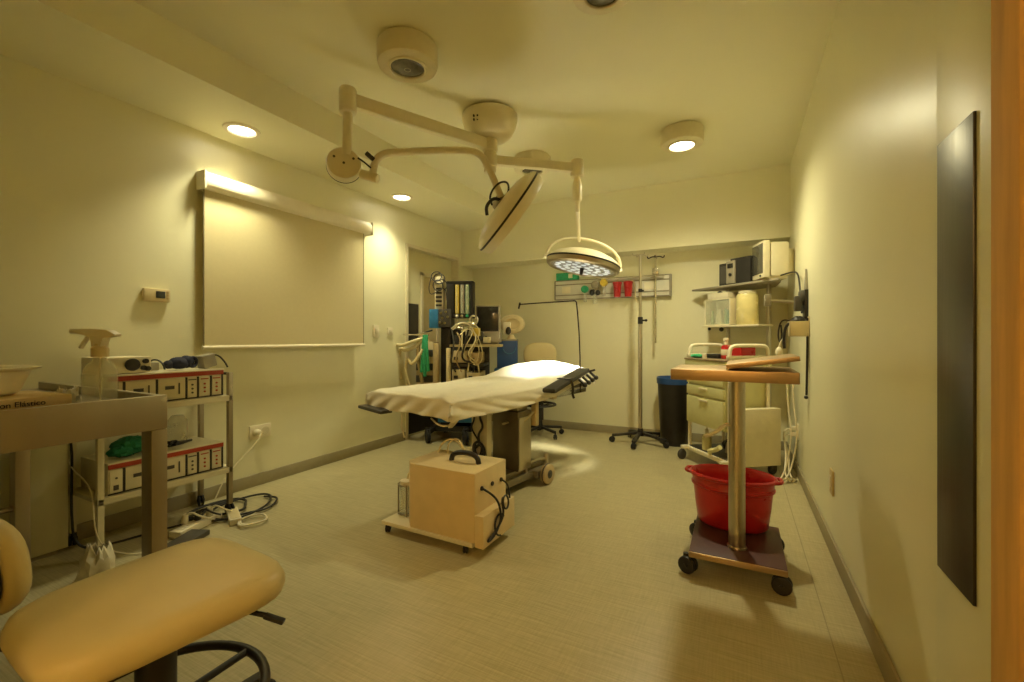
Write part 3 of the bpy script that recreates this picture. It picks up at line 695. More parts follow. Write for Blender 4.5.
# ------------------------------------------------------------------ equipment trolley by the left wall
tr = thing('equipment_trolley', 'pale two shelf equipment trolley against the left wall', 'trolley', (-3.01, .950, 0))
TW, TL = .33, .625
for z in (.265, .690):
    b = MB(); b.box(.0, TW, .0, TL, z, z + .022, .004); b.box(TW - .018, TW, .0, TL, z - .012, z + .004, .003); b.build('shelf', ENAMEL, tr)
for (x, y, m_) in ((TW - .026, TL - .026, STEELD), (TW - .026, 0, ENAMEL), (0, TL - .026, STEELD), (0, 0, ENAMEL)):
    zt = .845 if y > .1 and x > .1 else .70
    lg = MB().box(x, x + .026, y, y + .026, .065, zt, .003).build('post', m_, tr)
    wv, fk = MB(), MB(); caster(wv, fk, x + .013, y + .013, .07, .033, 1.2 + x, .016); wv._merge(fk.bm); wv.build('caster', RUBBER, lg)
b = MB(); b.obox((.02, TL - .013, .838), (TW - .01, TL - .013, .838), .022, .014, .003); b.build('side_rail', BLACK, tr)
def console(z, label):
    t = thing('electrosurgical_console', label, 'medical device', (-3.0, .995, z), 0, 'consoles on the trolley')
    MB().box(0, .30, 0, .532, .004, .154, .004).build('case', ENAMEL, t)
    b = MB(); b.box(.298, .312, -.004, .536, .150, .158, .002); b.build('top_lip', WHITEP, t)
    b = MB(); b.box(.2995, .308, .0, .532, .126, .152, .002); b.build('red_stripe', REDD, t)
    b = MB()
    for x in (.03, .27):
        for y in (.03, .50): b.cyl((x, y, 0), (x, y, .006), .012, seg=10)
    b.build('foot', RUBBER, t)
    edges = [.0, .062, .20, .338, .396, .464, .524]
    for i, (y0, y1) in enumerate(zip(edges, edges[1:])):
        p = MB().box(.299, .3045, y0 + .006, y1 - .006, .012, .118, .001).build('front_panel', OLDW, t)
        b = MB(); ym = (y0 + y1) / 2
        if i in (1, 2):
            b.box(.304, .307, ym - .032, ym + .010, .064, .082); b.box(.304, .307, ym + .030, ym + .036, .035, .095)
        elif i == 0: b.box(.304, .307, ym - .011, ym + .009, .022, .046); b.cyl((.304, ym, .08), (.308, ym, .08), .005, seg=8)
        else:
            for q in range(3): b.cyl((.304, ym, .035 + q * .022), (.308, ym, .035 + q * .022), .0055, seg=10)
            b.box(.304, .3065, ym - .02, ym + .02, .104, .110)
        b.build('controls', DGREY if i < 4 else REDD, p)
    b = MB()
    for y in edges[1:-1]: b.box(.2992, .3035, y - .005, y + .005, .008, .122)
    b.box(.2992, .3035, .524, .532, .006, .126); b.box(.2992, .304, .0, .532, .003, .008)
    b.build('divider', BLACK, t)
    return t
console(.712, 'red striped beige console on the upper shelf of the trolley')
console(.287, 'red striped beige console on the lower shelf of the trolley')
lp = thing('light_source', 'small grey device with round black knob on the upper console', 'medical device', (-2.86, 1.09, .8705)); lp.scale = (1.15, 1.2, 1.15)
MB().box(-.10, .10, -.085, .085, 0, .072, .006).build('case', OLDW, lp)
MB().cyl((.10, .015, .038), (.114, .015, .038), .027, seg=24, bev=.004).build('dial', BLACK, lp)
b = MB()
for (y, z) in ((.062, .052), (.055, .022), (.070, .018)): b.cyl((.10, y, z), (.110, y, z), .011, seg=12)
b.build('socket', BLACK, lp)
ad = thing('power_adapter', 'small grey adapter block with a curved black lead', 'adapter', (-2.87, 1.235, .8705), R(8))
MB().box(-.035, .035, -.03, .03, 0, .045, .006).build('block', GREY, ad)
MB().tube([(.0, .0, .044), (.0, .015, .06), (.02, .035, .058), (.05, .04, .035), (.06, .042, .005)], .0045, 8, smooth=2).build('lead', BLACK, ad)
gl = MB(); gl.ell((0, 0, .036), .06, .052, .034, 20, 12, jit=.06); gl.ell((.01, .035, .042), .045, .035, .036, 16, 10, jit=.05); gl.ell((.0, -.050, .030), .03, .028, .024, 14, 8, jit=.05); gl.torus((.035, .055, .040), (1, .4, 0), .026, .009, 20, 8)
o = gl.build('foot_strap', NAVY); o.location = (-2.86, 1.375, .8705); tag(o, 'dark navy bundled strap lying on the upper console', 'strap')
hp = thing('hand_piece_holder', 'tilted grey box with a wire at right end of the trolley', 'device', (-2.83, 1.505, .8705)); hp.scale = (1.3, 1.2, 1.25)
MB().box(-.03, .03, -.03, .03, .004, .065, .005, rot=(R(14), 0, 0)).build('box_body', GREY, hp)
b = MB(); b.tube([(0, .02, .062), (.01, .05, .062), (.02, .075, .03), (.03, .085, -.0)], .004, 8, smooth=2); b.build('wire', BLACK, hp)
cp = MB(); cp.ell((0, 0, .045), .075, .08, .045, 22, 12, jit=.12); cp.ell((.03, -.05, .03), .05, .06, .028, 16, 10, jit=.15); cp.ell((.0, .07, .035), .05, .04, .03, 14, 8, jit=.16)
o = cp.build('scrub_hat', DGREEN, angle=20); o.location = (-2.82, 1.135, .445); tag(o, 'crumpled dark green cap on the lower console', 'cap')
cb = MB(); rr = random.Random(5)
for k in range(4): cb.tube([(-2.80 + rr.uniform(-.05, .05), 1.25 + rr.uniform(-.0, .05), .455 + .006 * k), (-2.76 + rr.uniform(-.05, .03), 1.27 + rr.uniform(-.0, .05), .463 + .006 * k), (-2.80, 1.30 + .01 * k, .459 + .006 * k), (-2.78, 1.33, .455 + .004 * k), (-2.84, 1.43, .455)], .006, 8, smooth=3)
tag(cb.build('cable', BLACK), 'black cable bundle beside the green cap on the lower console', 'cable')
# clear bag / box behind on the upper part of the lower shelf
tb2 = MB(); tb2.lathe([(0, .0), (.045, 0), (.05, .01), (.05, .12), (.03, .15), (.0, .15)], (0, 0, 0), (0, 0, 1), 24)
o = tb2.build('plastic_jug', mat('milky_plastic', (0.72, 0.66, 0.46), 0.4, alpha=0.35), None); o.location = (-2.93, 1.40, .4455); tag(o, 'milky plastic jug standing on right end of the lower console', 'jug')
# cabinet under the steel table
wc = thing('low_cabinet', 'plain cream low cabinet on the floor under the steel table', 'cabinet', (-3.036, .765, 0), 0)
MB().box(.0, .10, .0, .165, .02, .62, .005).build('body', WALL, wc)
MB().box(.01, .09, .01, .13, .0, .022).build('plinth', BASEB, wc)
# hanging black cables and floor clutter
b = MB(); b.tube([(-3.03, .940, .78), (-2.97, .938, .66), (-2.925, .938, .5), (-2.92, .938, .42), (-2.92, .935, .3), (-2.90, .93, .18), (-2.88, .93, .07), (-2.85, .96, .012), (-2.82, 1.06, .008), (-2.80, 1.2, .008), (-2.76, 1.36, .008)], .0055, 8, smooth=3)
tag(b.build('power_cable', BLACK), 'black cable drooping from the wall at left of the trolley', 'cable')
b = MB(); b.tube([(-2.98, .935, .46), (-2.90, .935, .40), (-2.80, .935, .38), (-2.705, .94, .33), (-2.66, .935, .1), (-2.66, 1.02, .006), (-2.50, 1.12, .006), (-2.46, 1.3, .006)], .0028, 8, smooth=3)
tag(b.build('thin_cable', WHITEP), 'thin pale cable trailing round the left trolley post', 'cable')
ps = thing('power_strip', 'cream power strip among cables beneath the trolley', 'power strip', (-2.66, 1.375, 0), R(20))
MB().box(-.035, .035, -.15, .13, .002, .040, .006).build('body', WHITEP, ps)
b = MB()
for k in range(4): b.cyl((0, -.11 + k * .06, .039), (0, -.11 + k * .06, .0415), .020, seg=16)
b.build('socket', OLDW, ps)
for k, (dx, dy, m_, lb) in enumerate(((-.01, -.05, WHITEP, 'white plug'), (.0, .01, BLACK, 'black plug'), (.0, .07, OLDW, 'cream plug'))):
    o = MB().cyl((0, 0, 0), (.01, 0, .05), .018, .014, 14, .004).tube([(.01, 0, .045), (.03, .02, .06), (.05, .05, .03), (.06, .09, .006)], .005, 6, smooth=2).build('power_plug', m_)
    o.location = (-2.66 + dx - .01, 1.375 + dy - .01, .0418); tag(o, lb + ' pushed into the power strip under the trolley', 'plug')
p2 = thing('extension_block', 'second power block near the right trolley wheel', 'power strip', (-2.60, 1.53, 0), R(65))
MB().box(-.03, .03, -.11, .11, .002, .036, .006).build('body', OLDW, p2)
MB().box(-.022, .022, -.09, .09, .0355, .038, .001).build('socket_row', BEIGE, p2)
b = MB(); b.box(-.05, .05, -.13, .13, .001, .028, .004)
o = b.build('foot_pedal', DGREY); o.location = (-2.50, 1.215, 0); o.rotation_euler = (0, 0, R(25)); tag(o, 'flat dark foot pedal on the floor before the power strip', 'pedal')
def loops(seed, c, n, sp_, r, m, label, z=.009, rad=.10):
    rr = random.Random(seed); pts = []; a = rr.uniform(0, 6)
    for k in range(n):
        a += rr.uniform(.5, 1.0); q = rad * rr.uniform(.6, 1.25)
        pts.append((c[0] + sp_[0] * q / rad * math.cos(a), c[1] + sp_[1] * q / rad * math.sin(a), z + abs(math.sin(k * 1.7)) * .012))
    return tag(MB().tube(pts, r, 8, smooth=3).build('floor_cable', m), label, 'cable')
loops(11, (-2.68, 1.63, 0), 16, (.17, .24), .0065, BLACK, 'black cable coiled on the floor right of the trolley')
loops(12, (-2.47, 1.56, 0), 12, (.09, .10), .0055, WHITEP, 'pale cable looped around the right trolley wheel')
loops(13, (-2.78, 1.58, 0), 13, (.13, .20), .0075, BLACK, 'black cable tangle close to the wall behind the trolley', z=.010)
bag('paper_bag', 'crumpled white bag on the floor behind the stool seat', (-2.50, .885, 0), .085, .06, .135, PAPER, 8)
bag('plastic_wrapper', 'shiny crumpled wrapper on the floor left of the stool', (-1.98, .66, 0), .11, .07, .13, mat('foil_film', (0.55, 0.5, 0.38), 0.22, var=0.15), 15, 'wrapper')

# ------------------------------------------------------------------ anaesthesia machine
AM = cw(-.48, 4.42); am = thing('anaesthesia_machine', 'tall anaesthesia machine with hoses by the left door', 'medical device', AM, R(22))
def AX(px): return (px - 465) / 99.5
def AZ(py): return 1.05 + (338 - py) / 99.5
b = MB(); b.box(-.34, .19, .02, .50, .10, .16, .012); b.obox((-.32, .04, .13), (-.36, -.06, .11), .05, .05, .01); b.obox((.02, .04, .13), (.02, -.10, .11), .05, .05, .01)
b.build('base', BLACK, am)
for (x, y) in ((-.36, -.05), (.03, -.10), (-.30, .45), (.16, .45)):
    wv, fk = MB(), MB(); caster(wv, fk, x, y, .15, .068, .5, .018); wv._merge(fk.bm); wv.build('caster', RUBBER, am)
b = MB(); b.box(-.255, -.155, .06, .26, .15, 1.26, .006); b.build('column', BLACK, am)
b = MB(); b.box(-.30, .19, .44, .48, .15, 1.12, .004); b.build('back_panel', DGREY, am)
for z, m_ in ((.36, DGREY), (.58, DGREY), (.76, DGREY), (.96, BEIGE)):
    MB().box(-.16, .19 if z < .9 else .36, .04, .43 if z < .9 else .30, z, z + .025, .004).build('shelf', m_, am)
for (x0, x1, z0, z1, m_) in ((-.13, .02, .80, .92, BEIGE), (.04, .15, .79, .90, TAN), (-.13, .0, .61, .73, OLDW), (.02, .16, .61, .70, BEIGE), (-.12, .18, .40, .54, TAN)):
    dr = MB().box(x0, x1, .02, .36, z0, z1, .005).build('module', m_, am)
    MB().box(x0 + .02, x0 + .06, .012, .022, z0 + .03, z0 + .06, .002).build('module_knob', DGREY, dr)
fb = MB(); x0, x1, z0, z1 = AX(447), AX(474), AZ(318), AZ(281)
fb.box(x0, x0 + .075, .0, .12, z0, z1, .004); fb.box(x1 - .03, x1, .0, .12, z0, z1, .004); fb.box(x0, x1, .0, .12, z1 - .03, z1, .004); fb.box(x0, x1, .0, .12, z0, z0 + .04, .004); fb.box(x0, x1, .09, .12, z0, z1, .003)
fl_ = fb.build('flowmeter_frame', BLACK, am)
MB().box(-.27, .15, -.01, .30, .20, .40, .01).build('blue_drawer', BLUEL, am)
for i, (xc, m_) in enumerate(((AX(458), YELLOW), (AX(463.3), GREY), (AX(468.3), mat('pale_green_scale', (0.30, 0.38, 0.24), 0.4)))):
    t_ = MB().box(xc - .022, xc + .016, .0, .085, z0 + .045, z1 - .035, .004).build('flow_scale', m_, fl_)
    MB().cyl((xc - .004, -.008, z0 + .05), (xc - .004, -.008, z1 - .04), .009, seg=12).build('flow_tube', CLEAR, fl_)
    MB().cyl((xc, .0, z0 + .02), (xc, -.03, z0 + .02), .015, seg=12, bev=.003).build('flow_knob', (WHITEP, CHROME, GREEN)[i], fl_)
vb = MB().box(AX(429.5), AX(439), -.02, .10, AZ(328), AZ(309), .008).build('vaporiser', BLUEL, am)
vk = MB().box(AX(439), AX(452), -.02, .10, AZ(327), AZ(309), .008).build('gauge_block', DGREY, am)
b = MB()
for (px, py) in ((442, 313), (447, 312), (443.5, 318), (449, 317), (446, 323), (441, 322.5)): b.cyl((AX(px), -.02, AZ(py)), (AX(px), -.035, AZ(py)), .013, seg=12)
b.build('gauge', CHROME, vk)
b = MB(); b.box(AX(434), AX(443), .03, .11, AZ(309), AZ(275), .01); bl = b.build('bellows_housing', OLDW, am)
for k in range(5): MB().box(AX(435.5), AX(441.5), .018, .034, AZ(306 - k * 4.2), AZ(304 - k * 4.2), .002).build('bellows_rib', BLACK, bl)
b = MB(); rr = random.Random(4)
for k in range(4): b.torus((AX(438 + rr.uniform(-3, 4)), .0 + .015 * k, AZ(278 + rr.uniform(-3, 8))), (rr.uniform(-.5, .5), 1, rr.uniform(-.4, .4)), rr.uniform(.05, .075), .006, 24, 6)
b.tube([(AX(431), .0, AZ(278)), (AX(429), -.02, AZ(288)), (AX(431), 0, AZ(296)), (AX(445), 0.02, AZ(285)), (AX(447), .02, AZ(300))], .006, 6, smooth=2)
b.build('hung_cable', DGREY, am)
# absorber, hoses
b = MB(); b.cyl((AX(437), -.02, .30), (AX(437), -.02, AZ(343)), .032, seg=20, bev=.005); b.build('gas_cylinder', LATEX, am)
b = MB(); b.cyl((AX(450), -.04, .30), (AX(450), -.04, AZ(348)), .024, seg=20, bev=.005); b.build('gas_cylinder', BEIGE, am)
b = MB(); b.box(AX(414), AX(432), .05, .28, .30, AZ(342), .006); bx_ = b.build('side_bin', BEIGE, am)
for z in (AZ(352), AZ(366), AZ(378)): MB().box(AX(414.5), AX(431.5), .035, .055, z - .05, z + .02, .003).build('bin_front', DGREY, bx_)
def corr(pts, r, m, name, pitch=.02):
    P_ = [V(p) for p in pts]
    for _ in range(4):
        Q = [P_[0]]
        for a_, b_ in zip(P_, P_[1:]): Q += [a_ * .75 + b_ * .25, a_ * .25 + b_ * .75]
        P_ = Q + [P_[-1]]
    rs = [r * (1 + .12 * (1 if i % 2 else -1)) for i in range(len(P_))]
    return MB().tube(P_, rs, 10).build(name, m, am, angle=70)
corr([(AX(428), -.03, AZ(336)), (AX(418), -.07, AZ(346)), (AX(407), -.06, AZ(351)), (AX(400), -.02, AZ(348)), (AX(397), .0, AZ(362)), (AX(400), .0, AZ(380))], .019, TUBEC, 'breathing_hose')
corr([(AX(430), -.03, AZ(338)), (AX(424), -.09, AZ(352)), (AX(414), -.09, AZ(366)), (AX(409), -.05, AZ(356)), (AX(406), -.05, AZ(372)), (AX(412), -.03, AZ(390))], .016, TUBEC, 'breathing_hose')
b = MB(); b.tube([(AX(404), -.05, AZ(334.5)), (AX(430), -.05, AZ(335))], .008, 8); b.tube([(AX(418), -.05, AZ(335)), (AX(430), .08, AZ(330))], .01, 8); b.build('hose_arm', CHROME, am)
b = MB()
for k, (dx, dz) in enumerate(((-3, 372), (0, 376), (3, 371), (1.5, 362))):
    b.tube([(AX(427 + dx * .3), -.06, AZ(335)), (AX(427 + dx * .6), -.075 - .006 * k, AZ(348)), (AX(427 + dx * 1.1), -.075, AZ(dz))], .018, 8, smooth=2)
b.build('green_strap', GREEN, am)
b = MB()
loopsA = [((470, 322), (482, 328), (480, 340), (473, 352), (472, 362), (479, 366), (485, 358), (483, 344), (478, 334), (470, 327)),
          ((455, 330), (463, 322), (474, 326), (478, 338), (482, 352), (478, 364), (471, 360), (475, 345)),
          ((462, 335), (470, 328), (476, 332), (470, 342), (466, 350))]
for k, lp_ in enumerate(loopsA):
    b.tube([(AX(p[0]), -.05 - .012 * k, AZ(p[1])) for p in lp_], .0048, 8, smooth=3)
b.build('sample_line', TUBEC, am)
b = MB(); b.torus((AX(475), -.02, AZ(320)), (.3, 1, 0), .04, .012, 24, 8); b.ell((AX(467), -.02, AZ(324)), .04, .03, .025); b.ell((AX(461), -.02, AZ(328)), .04, .03, .02); b.tube([(AX(453), -.02, AZ(329)), (AX(462), -.04, AZ(322)), (AX(475), -.03, AZ(326))], .014, 8, smooth=2)
b.build('valve_assembly', STEEL, am)
rr = random.Random(21)
for k, m_ in enumerate((DGREY, LATEX, TUBEC, BLACK, TUBEC)):
    px0 = 452 + 6 * k; b = MB()
    b.tube([(AX(px0), -.02, AZ(330 + rr.uniform(-4, 4))), (AX(px0 + rr.uniform(-5, 8)), -.05 - .01 * k, AZ(341)), (AX(px0 + rr.uniform(-8, 8)), -.055 - .01 * k, AZ(352 + rr.uniform(0, 8))), (AX(px0 + rr.uniform(-3, 10)), -.05, AZ(362)), (AX(px0 + 4), .01, AZ(372))], .0075 if k != 3 else .010, 8, smooth=3)
    b.build('machine_hose', m_, am)
for (px, py, w_, h_, m_) in ((478, 341, .09, .09, DGREY), (487, 343, .07, .06, OLDW), (456, 335, .07, .06, BLACK), (468, 336, .05, .05, OLDW)):
    MB().box(AX(px) - w_ / 2, AX(px) + w_ / 2, .03, .11, AZ(py), AZ(py) + h_, .008).build('small_module', m_, am)
corr([(AX(429), -.02, AZ(337)), (AX(416), -.10, AZ(341)), (AX(404), -.09, AZ(346)), (AX(396), -.04, AZ(344)), (AX(394), -.03, AZ(358)), (AX(396), .0, AZ(388))], .017, TUBEC, 'breathing_hose')
corr([(AX(421), -.05, AZ(337)), (AX(419), -.06, AZ(352)), (AX(421), -.06, AZ(368)), (AX(424), -.04, AZ(386))], .018, LATEX, 'breathing_hose')
b = MB(); b.box(AX(474), AX(481), -.03, .04, AZ(336), AZ(328), .006); b.build('absorber_cap', YELLOW, am)
mn = thing('monitor', 'dark screened monitor standing on the anaesthesia machine', 'monitor', AM + Matrix.Rotation(R(22), 3, 'Z') @ V((AX(486.5), .185, .986)), R(20))
MB().box(-.10, .10, -.02, .10, 0, .02, .004).build('foot', GREY, mn)
MB().box(-.125, .125, -.055, .12, .018, .125, .006).build('control_base', GREY, mn)
MB().cyl((-.01, -.055, .07), (-.01, -.068, .07), .014, seg=14).build('dial', BLACK, mn)
sm = MB().box(-.125, .125, -.03, .05, .12, .40, .008).build('bezel', GREY, mn)
MB().box(-.112, .112, -.033, -.028, .135, .388, .001).build('screen', GLASSD, mn)
cr = thing('blue_crate', 'dark blue box stacked right of the anaesthesia hoses', 'box', cw(-.045, 4.80), R(24))
MB().box(-.14, .105, -.05, .14, .0, .60, .008).build('lower_body', DGREY, cr)
MB().box(-.145, .11, -.06, .15, .60, .72, .01).build('light_blue_tray', BLUEL, cr)
MB().box(-.115, .105, -.055, .14, .72, 1.02, .01).build('blue_case', BLUE, cr)
MB().torus((.02, -.06, .95), (0, 1, 0), .07, .005, 28, 6, PI * 1.0, PI * 2).build('handle_loop', BLUEL, cr)
MB().box(-.118, .108, -.058, .142, 1.018, 1.035, .004).build('lid', GREY, cr)
rd = thing('exam_lamp', 'cream round lamp head on top of the blue box', 'lamp', cw(-.01, 4.82, 1.0355), R(24)); rd.scale = (.85, .85, .85)
MB().cyl((0, .03, 0), (0, .03, .06), .06, .03, 20, .005).build('foot', BEIGE, rd)
b = MB(); b.lathe([(0, .13), (.08, .12), (.14, .08), (.165, .02), (.165, -.01), (.150, -.02), (.10, -.02), (.09, .01), (0, .01)], (.015, .02, .195), V((.25, 1, 0)), 36, 1, .75); b.build('dish', BEIGE, rd)
b = MB(); b.box(-.10, -.0, -.06, .01, .06, .22, .02); b.build('lamp_mount', WHITEP, rd)
MB().ell((-.03, -.07, .11), .035, .02, .05).build('grip', BLACK, rd)
# ------------------------------------------------------------------ stool by the back wall
s2 = thing('swivel_stool', 'cream backed drafting stool behind the operating table head', 'stool', (-1.90, 4.36, 0), R(24))
cushion(.19, .19, .52, .58, 3, 40).build('seat_cushion', VINYL, s2, angle=80)
MB().cyl((0, 0, .10), (0, 0, .53), .025, seg=18).build('gas_column', BLACK, s2)
MB().cyl((0, 0, .17), (0, 0, .36), .038, seg=18, bev=.004).build('column_sleeve', BLACK, s2)
b = MB(); b.torus((0, 0, .335), (0, 0, 1), .165, .012, 40, 8)
for k in range(3):
    a = R(30) + k * 2 * PI / 3; b.cyl((.03 * math.cos(a), .03 * math.sin(a), .32), (.16 * math.cos(a), .16 * math.sin(a), .335), .010, seg=8)
b.build('footring', BLACK, s2)
star_base(s2, .25)
backrest(s2, V((0, .185, .86)), .185, .14, .05, (R(84), 0, 0))
MB().tube([(0, .10, .515), (0, .19, .51), (0, .25, .55), (0, .235, .86)], .014, 10, smooth=2).build('back_bar', BLACK, s2)

# ------------------------------------------------------------------ headwall panel with gas fittings
hw = thing('headwall_panel', 'long gas and power panel mounted on the back wall', 'wall panel', (-1.25, YB, 1.598))
MB().box(-.635, .635, -.055, -.001, -.105, .105, .012).build('panel_body', mat('pale_grey_panel', (0.70, 0.67, 0.56), 0.4), hw)
b = MB()
for z in (-.107, .107): b.box(-.64, .64, -.058, -.0, z - .005, z + .005, .002)
b.box(-.645, -.630, -.058, 0, -.107, .107, .003); b.build('panel_edge', GREY, hw)
for z in (-.06, .06): MB().box(-.63, .63, -.062, -.052, z - .006, z + .006, .002).build('trim_line', GREY, hw)
b = MB(); b.cyl((-.12, -.10, .095), (.58, -.10, .095), .010, seg=10)
for x in (-.1, .3, .56): b.cyl((x, -.05, .095), (x, -.10, .095), .008, seg=8)
b.build('equipment_rail', STEEL, hw)
for x in (-.50, .20, .42): MB().box(x - .05, x + .05, -.064, -.054, -.04, .04, .004).build('outlet_plate', WHITEP, hw)
MB().box(.618, .64, -.06, 0, -.112, .112, .008).build('end_cap', GREY, hw)
HL = (-1.25, YB - .056, 1.588)
gx = tag(MB().box(-.0, .26, -.07, .0, .0, .085, .006).build('first_aid_box', GREEN), 'flat green box resting on left end of headwall panel', 'box'); gx.location = (-1.87, YB - .001, 1.7105)
MB().box(.15, .20, -.072, -.068, .02, .065, .001).build('white_label', WHITEP, gx)
for (x, m_, lb) in ((-.255, GREEN, 'green oxygen flow valve on the headwall panel'), (-.04, YELLOW, 'yellow air valve on the headwall left of the red jars')):
    v = thing('gas_valve', lb, 'gas valve', (HL[0] + x, HL[1], HL[2] + (.0 if m_ is GREEN else .06)))
    MB().cyl((0, 0, 0), (0, -.05, 0), .022, seg=16, bev=.004).build('connector', CHROME, v)
    MB().lathe([(.03, 0), (.04, .01), (.04, .045), (.028, .055), (0, .055)], (0, -.05, 0), (0, -1, 0), 14).build('handwheel', m_, v)
    MB().cyl((0, -.065, .0), (0, -.065, -.14), .018, seg=14, bev=.003).build('bottle', CLEAR, v)
v = thing('vacuum_regulator', 'black and chrome vacuum gauge on headwall right of green valve', 'gauge', (HL[0] - .145, HL[1], HL[2] - .01))
MB().cyl((0, 0, .02), (0, -.06, .02), .03, seg=16, bev=.004).build('connector', CHROME, v)
MB().cyl((0, -.045, .055), (0, -.08, .055), .042, seg=20, bev=.005).build('gauge_face', GREY, v)
b = MB(); b.ell((-.03, -.07, -.03), .03, .025, .035); b.ell((.035, -.07, -.035), .028, .025, .03); b.build('knob', BLACK, v)
MB().cyl((0, -.06, -.05), (0, -.06, -.15), .025, seg=16, bev=.004).build('trap_jar', CLEAR, v)
for i, x in enumerate((.100, .215)):
    v = thing('suction_jar', ('left' if i == 0 else 'right') + ' one of two red suction jars clipped to headwall rail', 'jar', (HL[0] + x, HL[1] - .062, HL[2] - .10), 0, 'red suction jars')
    MB().lathe([(0, 0), (.033, 0), (.036, .01), (.043, .125), (.046, .13), (.046, .14), (.0, .142)], seg=22).build('jar_body', REDP, v)
    MB().lathe([(.048, .14), (.050, .155), (.040, .162), (0, .164)], seg=22).build('jar_lid', mat('red_lid', (0.42, 0.02, 0.02), 0.4), v)
    b = MB(); b.tube([(.02, 0, .16), (.05, .01, .17), (.075, .01, .10), (.07, .0, -.02), (.10, .0, -.07), (.14, .01, -.05)] if i else [(.0, 0, .16), (.0, .02, .19)], .006, 8, smooth=2); b.build('suction_tube', TUBEC, v)
ip = thing('rail_pole', 'short drip pole with black hooks clamped to the headwall rail', 'drip pole', (HL[0] + .50, HL[1] - .085, 1.0))
MB().cyl((0, 0, 0.0), (0, 0, .90), .009, seg=12).build('pole', CHROME, ip)
b = MB()
for a in (0, PI / 2, PI, 3 * PI / 2):
    p = V((math.cos(a), math.sin(a) * .6, 0)); b.tube([V((0, 0, .88)), p * .04 + V((0, 0, .885)), p * .075 + V((0, 0, .865)), p * .085 + V((0, 0, .89))], .006, 8, smooth=2)
b.build('hook', BLACK, ip)
b = MB(); b.box(-.03, .03, -.03, .03, .70, .76, .008); b.cyl((0, -.03, .73), (0, -.05, .73), .016, seg=12); b.build('rail_clamp', CHROME, ip)
# IV pole on wheels
iv = thing('drip_stand', 'tall steel drip stand on a black five legged base', 'drip stand', (-.868, 4.49, 0), R(10))
MB().cyl((0, 0, .08), (0, 0, 1.25), .019, seg=14).build('lower_pole', STEEL, iv)
MB().cyl((0, 0, 1.2), (0, 0, 1.885), .014, seg=14).build('upper_pole', STEEL, iv)
b = MB(); b.cyl((0, 0, 1.19), (0, 0, 1.26), .024, seg=16, bev=.004); b.cyl((0, 0, 1.225), (.05, -.02, 1.225), .009, seg=8); b.ell((.055, -.022, 1.225), .014, .014, .014, 10, 8); b.build('clamp', BLACK, iv)
b = MB(); b.cyl((.0, 0, 1.505), (0, 0, 1.54), .02, seg=14); b.cyl((0, 0, 1.52), (.03, -.02, 1.52), .01, seg=8); b.build('clamp', BLACK, iv)
b = MB()
for k in range(4):
    a = k * PI / 2 + .5; p = V((math.cos(a), math.sin(a), 0)); b.tube([V((0, 0, 1.875)), p * .04 + V((0, 0, 1.88)), p * .075 + V((0, 0, 1.865)), p * .085 + V((0, 0, 1.89))], .004, 8, smooth=2)
b.build('hook', STEEL, iv)
for k in range(5):
    a = R(42) + 2 * PI * k / 5; p = V((math.cos(a), math.sin(a), 0))
    lg = MB().obox(p * .02 + V((0, 0, .105)), p * .275 + V((0, 0, .07)), .04, .026, .008).build('leg', BLACK, iv)
    wv, fk = MB(), MB(); caster(wv, fk, p.x * .275, p.y * .275, .075, .03, a + 1.2, .014); wv._merge(fk.bm); wv.build('caster', RUBBER, lg)
MB().cyl((0, 0, .075), (0, 0, .15), .035, .025, 18, .005).build('hub', BLACK, iv)
# waste bin
bn = thing('waste_bin', 'tall black waste bin with a blue liner rim by back wall', 'bin', (-.565, 4.615, 0), R(35))
b = MB(); b.lathe([(0, 0), (.120, 0), (.128, .01), (.155, .62), (.160, .63), (.160, .645), (.150, .645), (.146, .62), (.12, .02), (0, .015)], (0, 0, 0), (0, 0, 1), 40, 1, 1.0); b.build('bin_body', BLACK, bn)
b = MB(); b.lathe([(.152, .60), (.163, .60), (.166, .655), (.158, .665), (.148, .655), (.142, .56)], seg=40); b.build('liner', BLUE, bn)

# ------------------------------------------------------------------ crash cart in the back right corner
CA = math.atan2(-.79, .61)     # local x runs along the front edge towards the right, local y goes back
cc = thing('crash_cart', 'pale green drawer cart with white tube handles in the corner', 'cart', (-.24, 3.90, 0), math.atan2(-.44, .34))
W = .27; DP = .38
MB().box(-W + .02, W - .03, .01, DP, .33, .872, .006).build('cabinet', PALEG, cc)
for i, (z0, z1) in enumerate(((.335, .56), (.575, .655), (.67, .745))):
    dr = MB().box(-W + .025, W - .035, -.010, .012, z0, z1, .004).build('drawer', PALEG, cc)
    MB().box(-.06, .05, -.022, -.008, z1 - .028, z1 - .012, .004).build('drawer_pull', OLDW, dr)
tp = MB(); tp.box(-W + .005, W - .0, -.015, DP + .01, .795, .868, .006); t_ = tp.build('top_tray', PALEG, cc)
MB().box(-W + .0, W + .0, -.02, DP + .015, .866, .880, .004).build('worktop', mat('worktop_brown', (0.24, 0.17, 0.09), 0.4), cc)
for (x, y) in ((-W + .01, .03), (W - .01, .03), (-W + .01, DP - .02), (W - .01, DP - .02)):
    MB().cyl((x, y, .105), (x, y, .90), .0145, seg=14).build('post', WHITEP, cc)
for x in (-W + .01, W - .01):
    MB().tube([(x, .03, .87), (x, .03, .955), (x, .05, .985), (x, .09, .992), (x, DP - .08, .992), (x, DP - .04, .985), (x, DP - .02, .955), (x, DP - .02, .87)], .0145, 12, smooth=2).build('side_handle', WHITEP, cc)
    MB().box(x - .014, x + .014, .01, DP, .885, .915, .003).build('side_rail', OLDW, cc)
b = MB()
for x in (-W + .01, W - .01): b.obox((x, -.05, .105), (x, DP + .03, .105), .035, .03, .006)
for y in (.0, DP): b.obox((-W, y, .105), (W, y, .105), .03, .03, .006)
b.build('base_frame', WHITEP, cc)
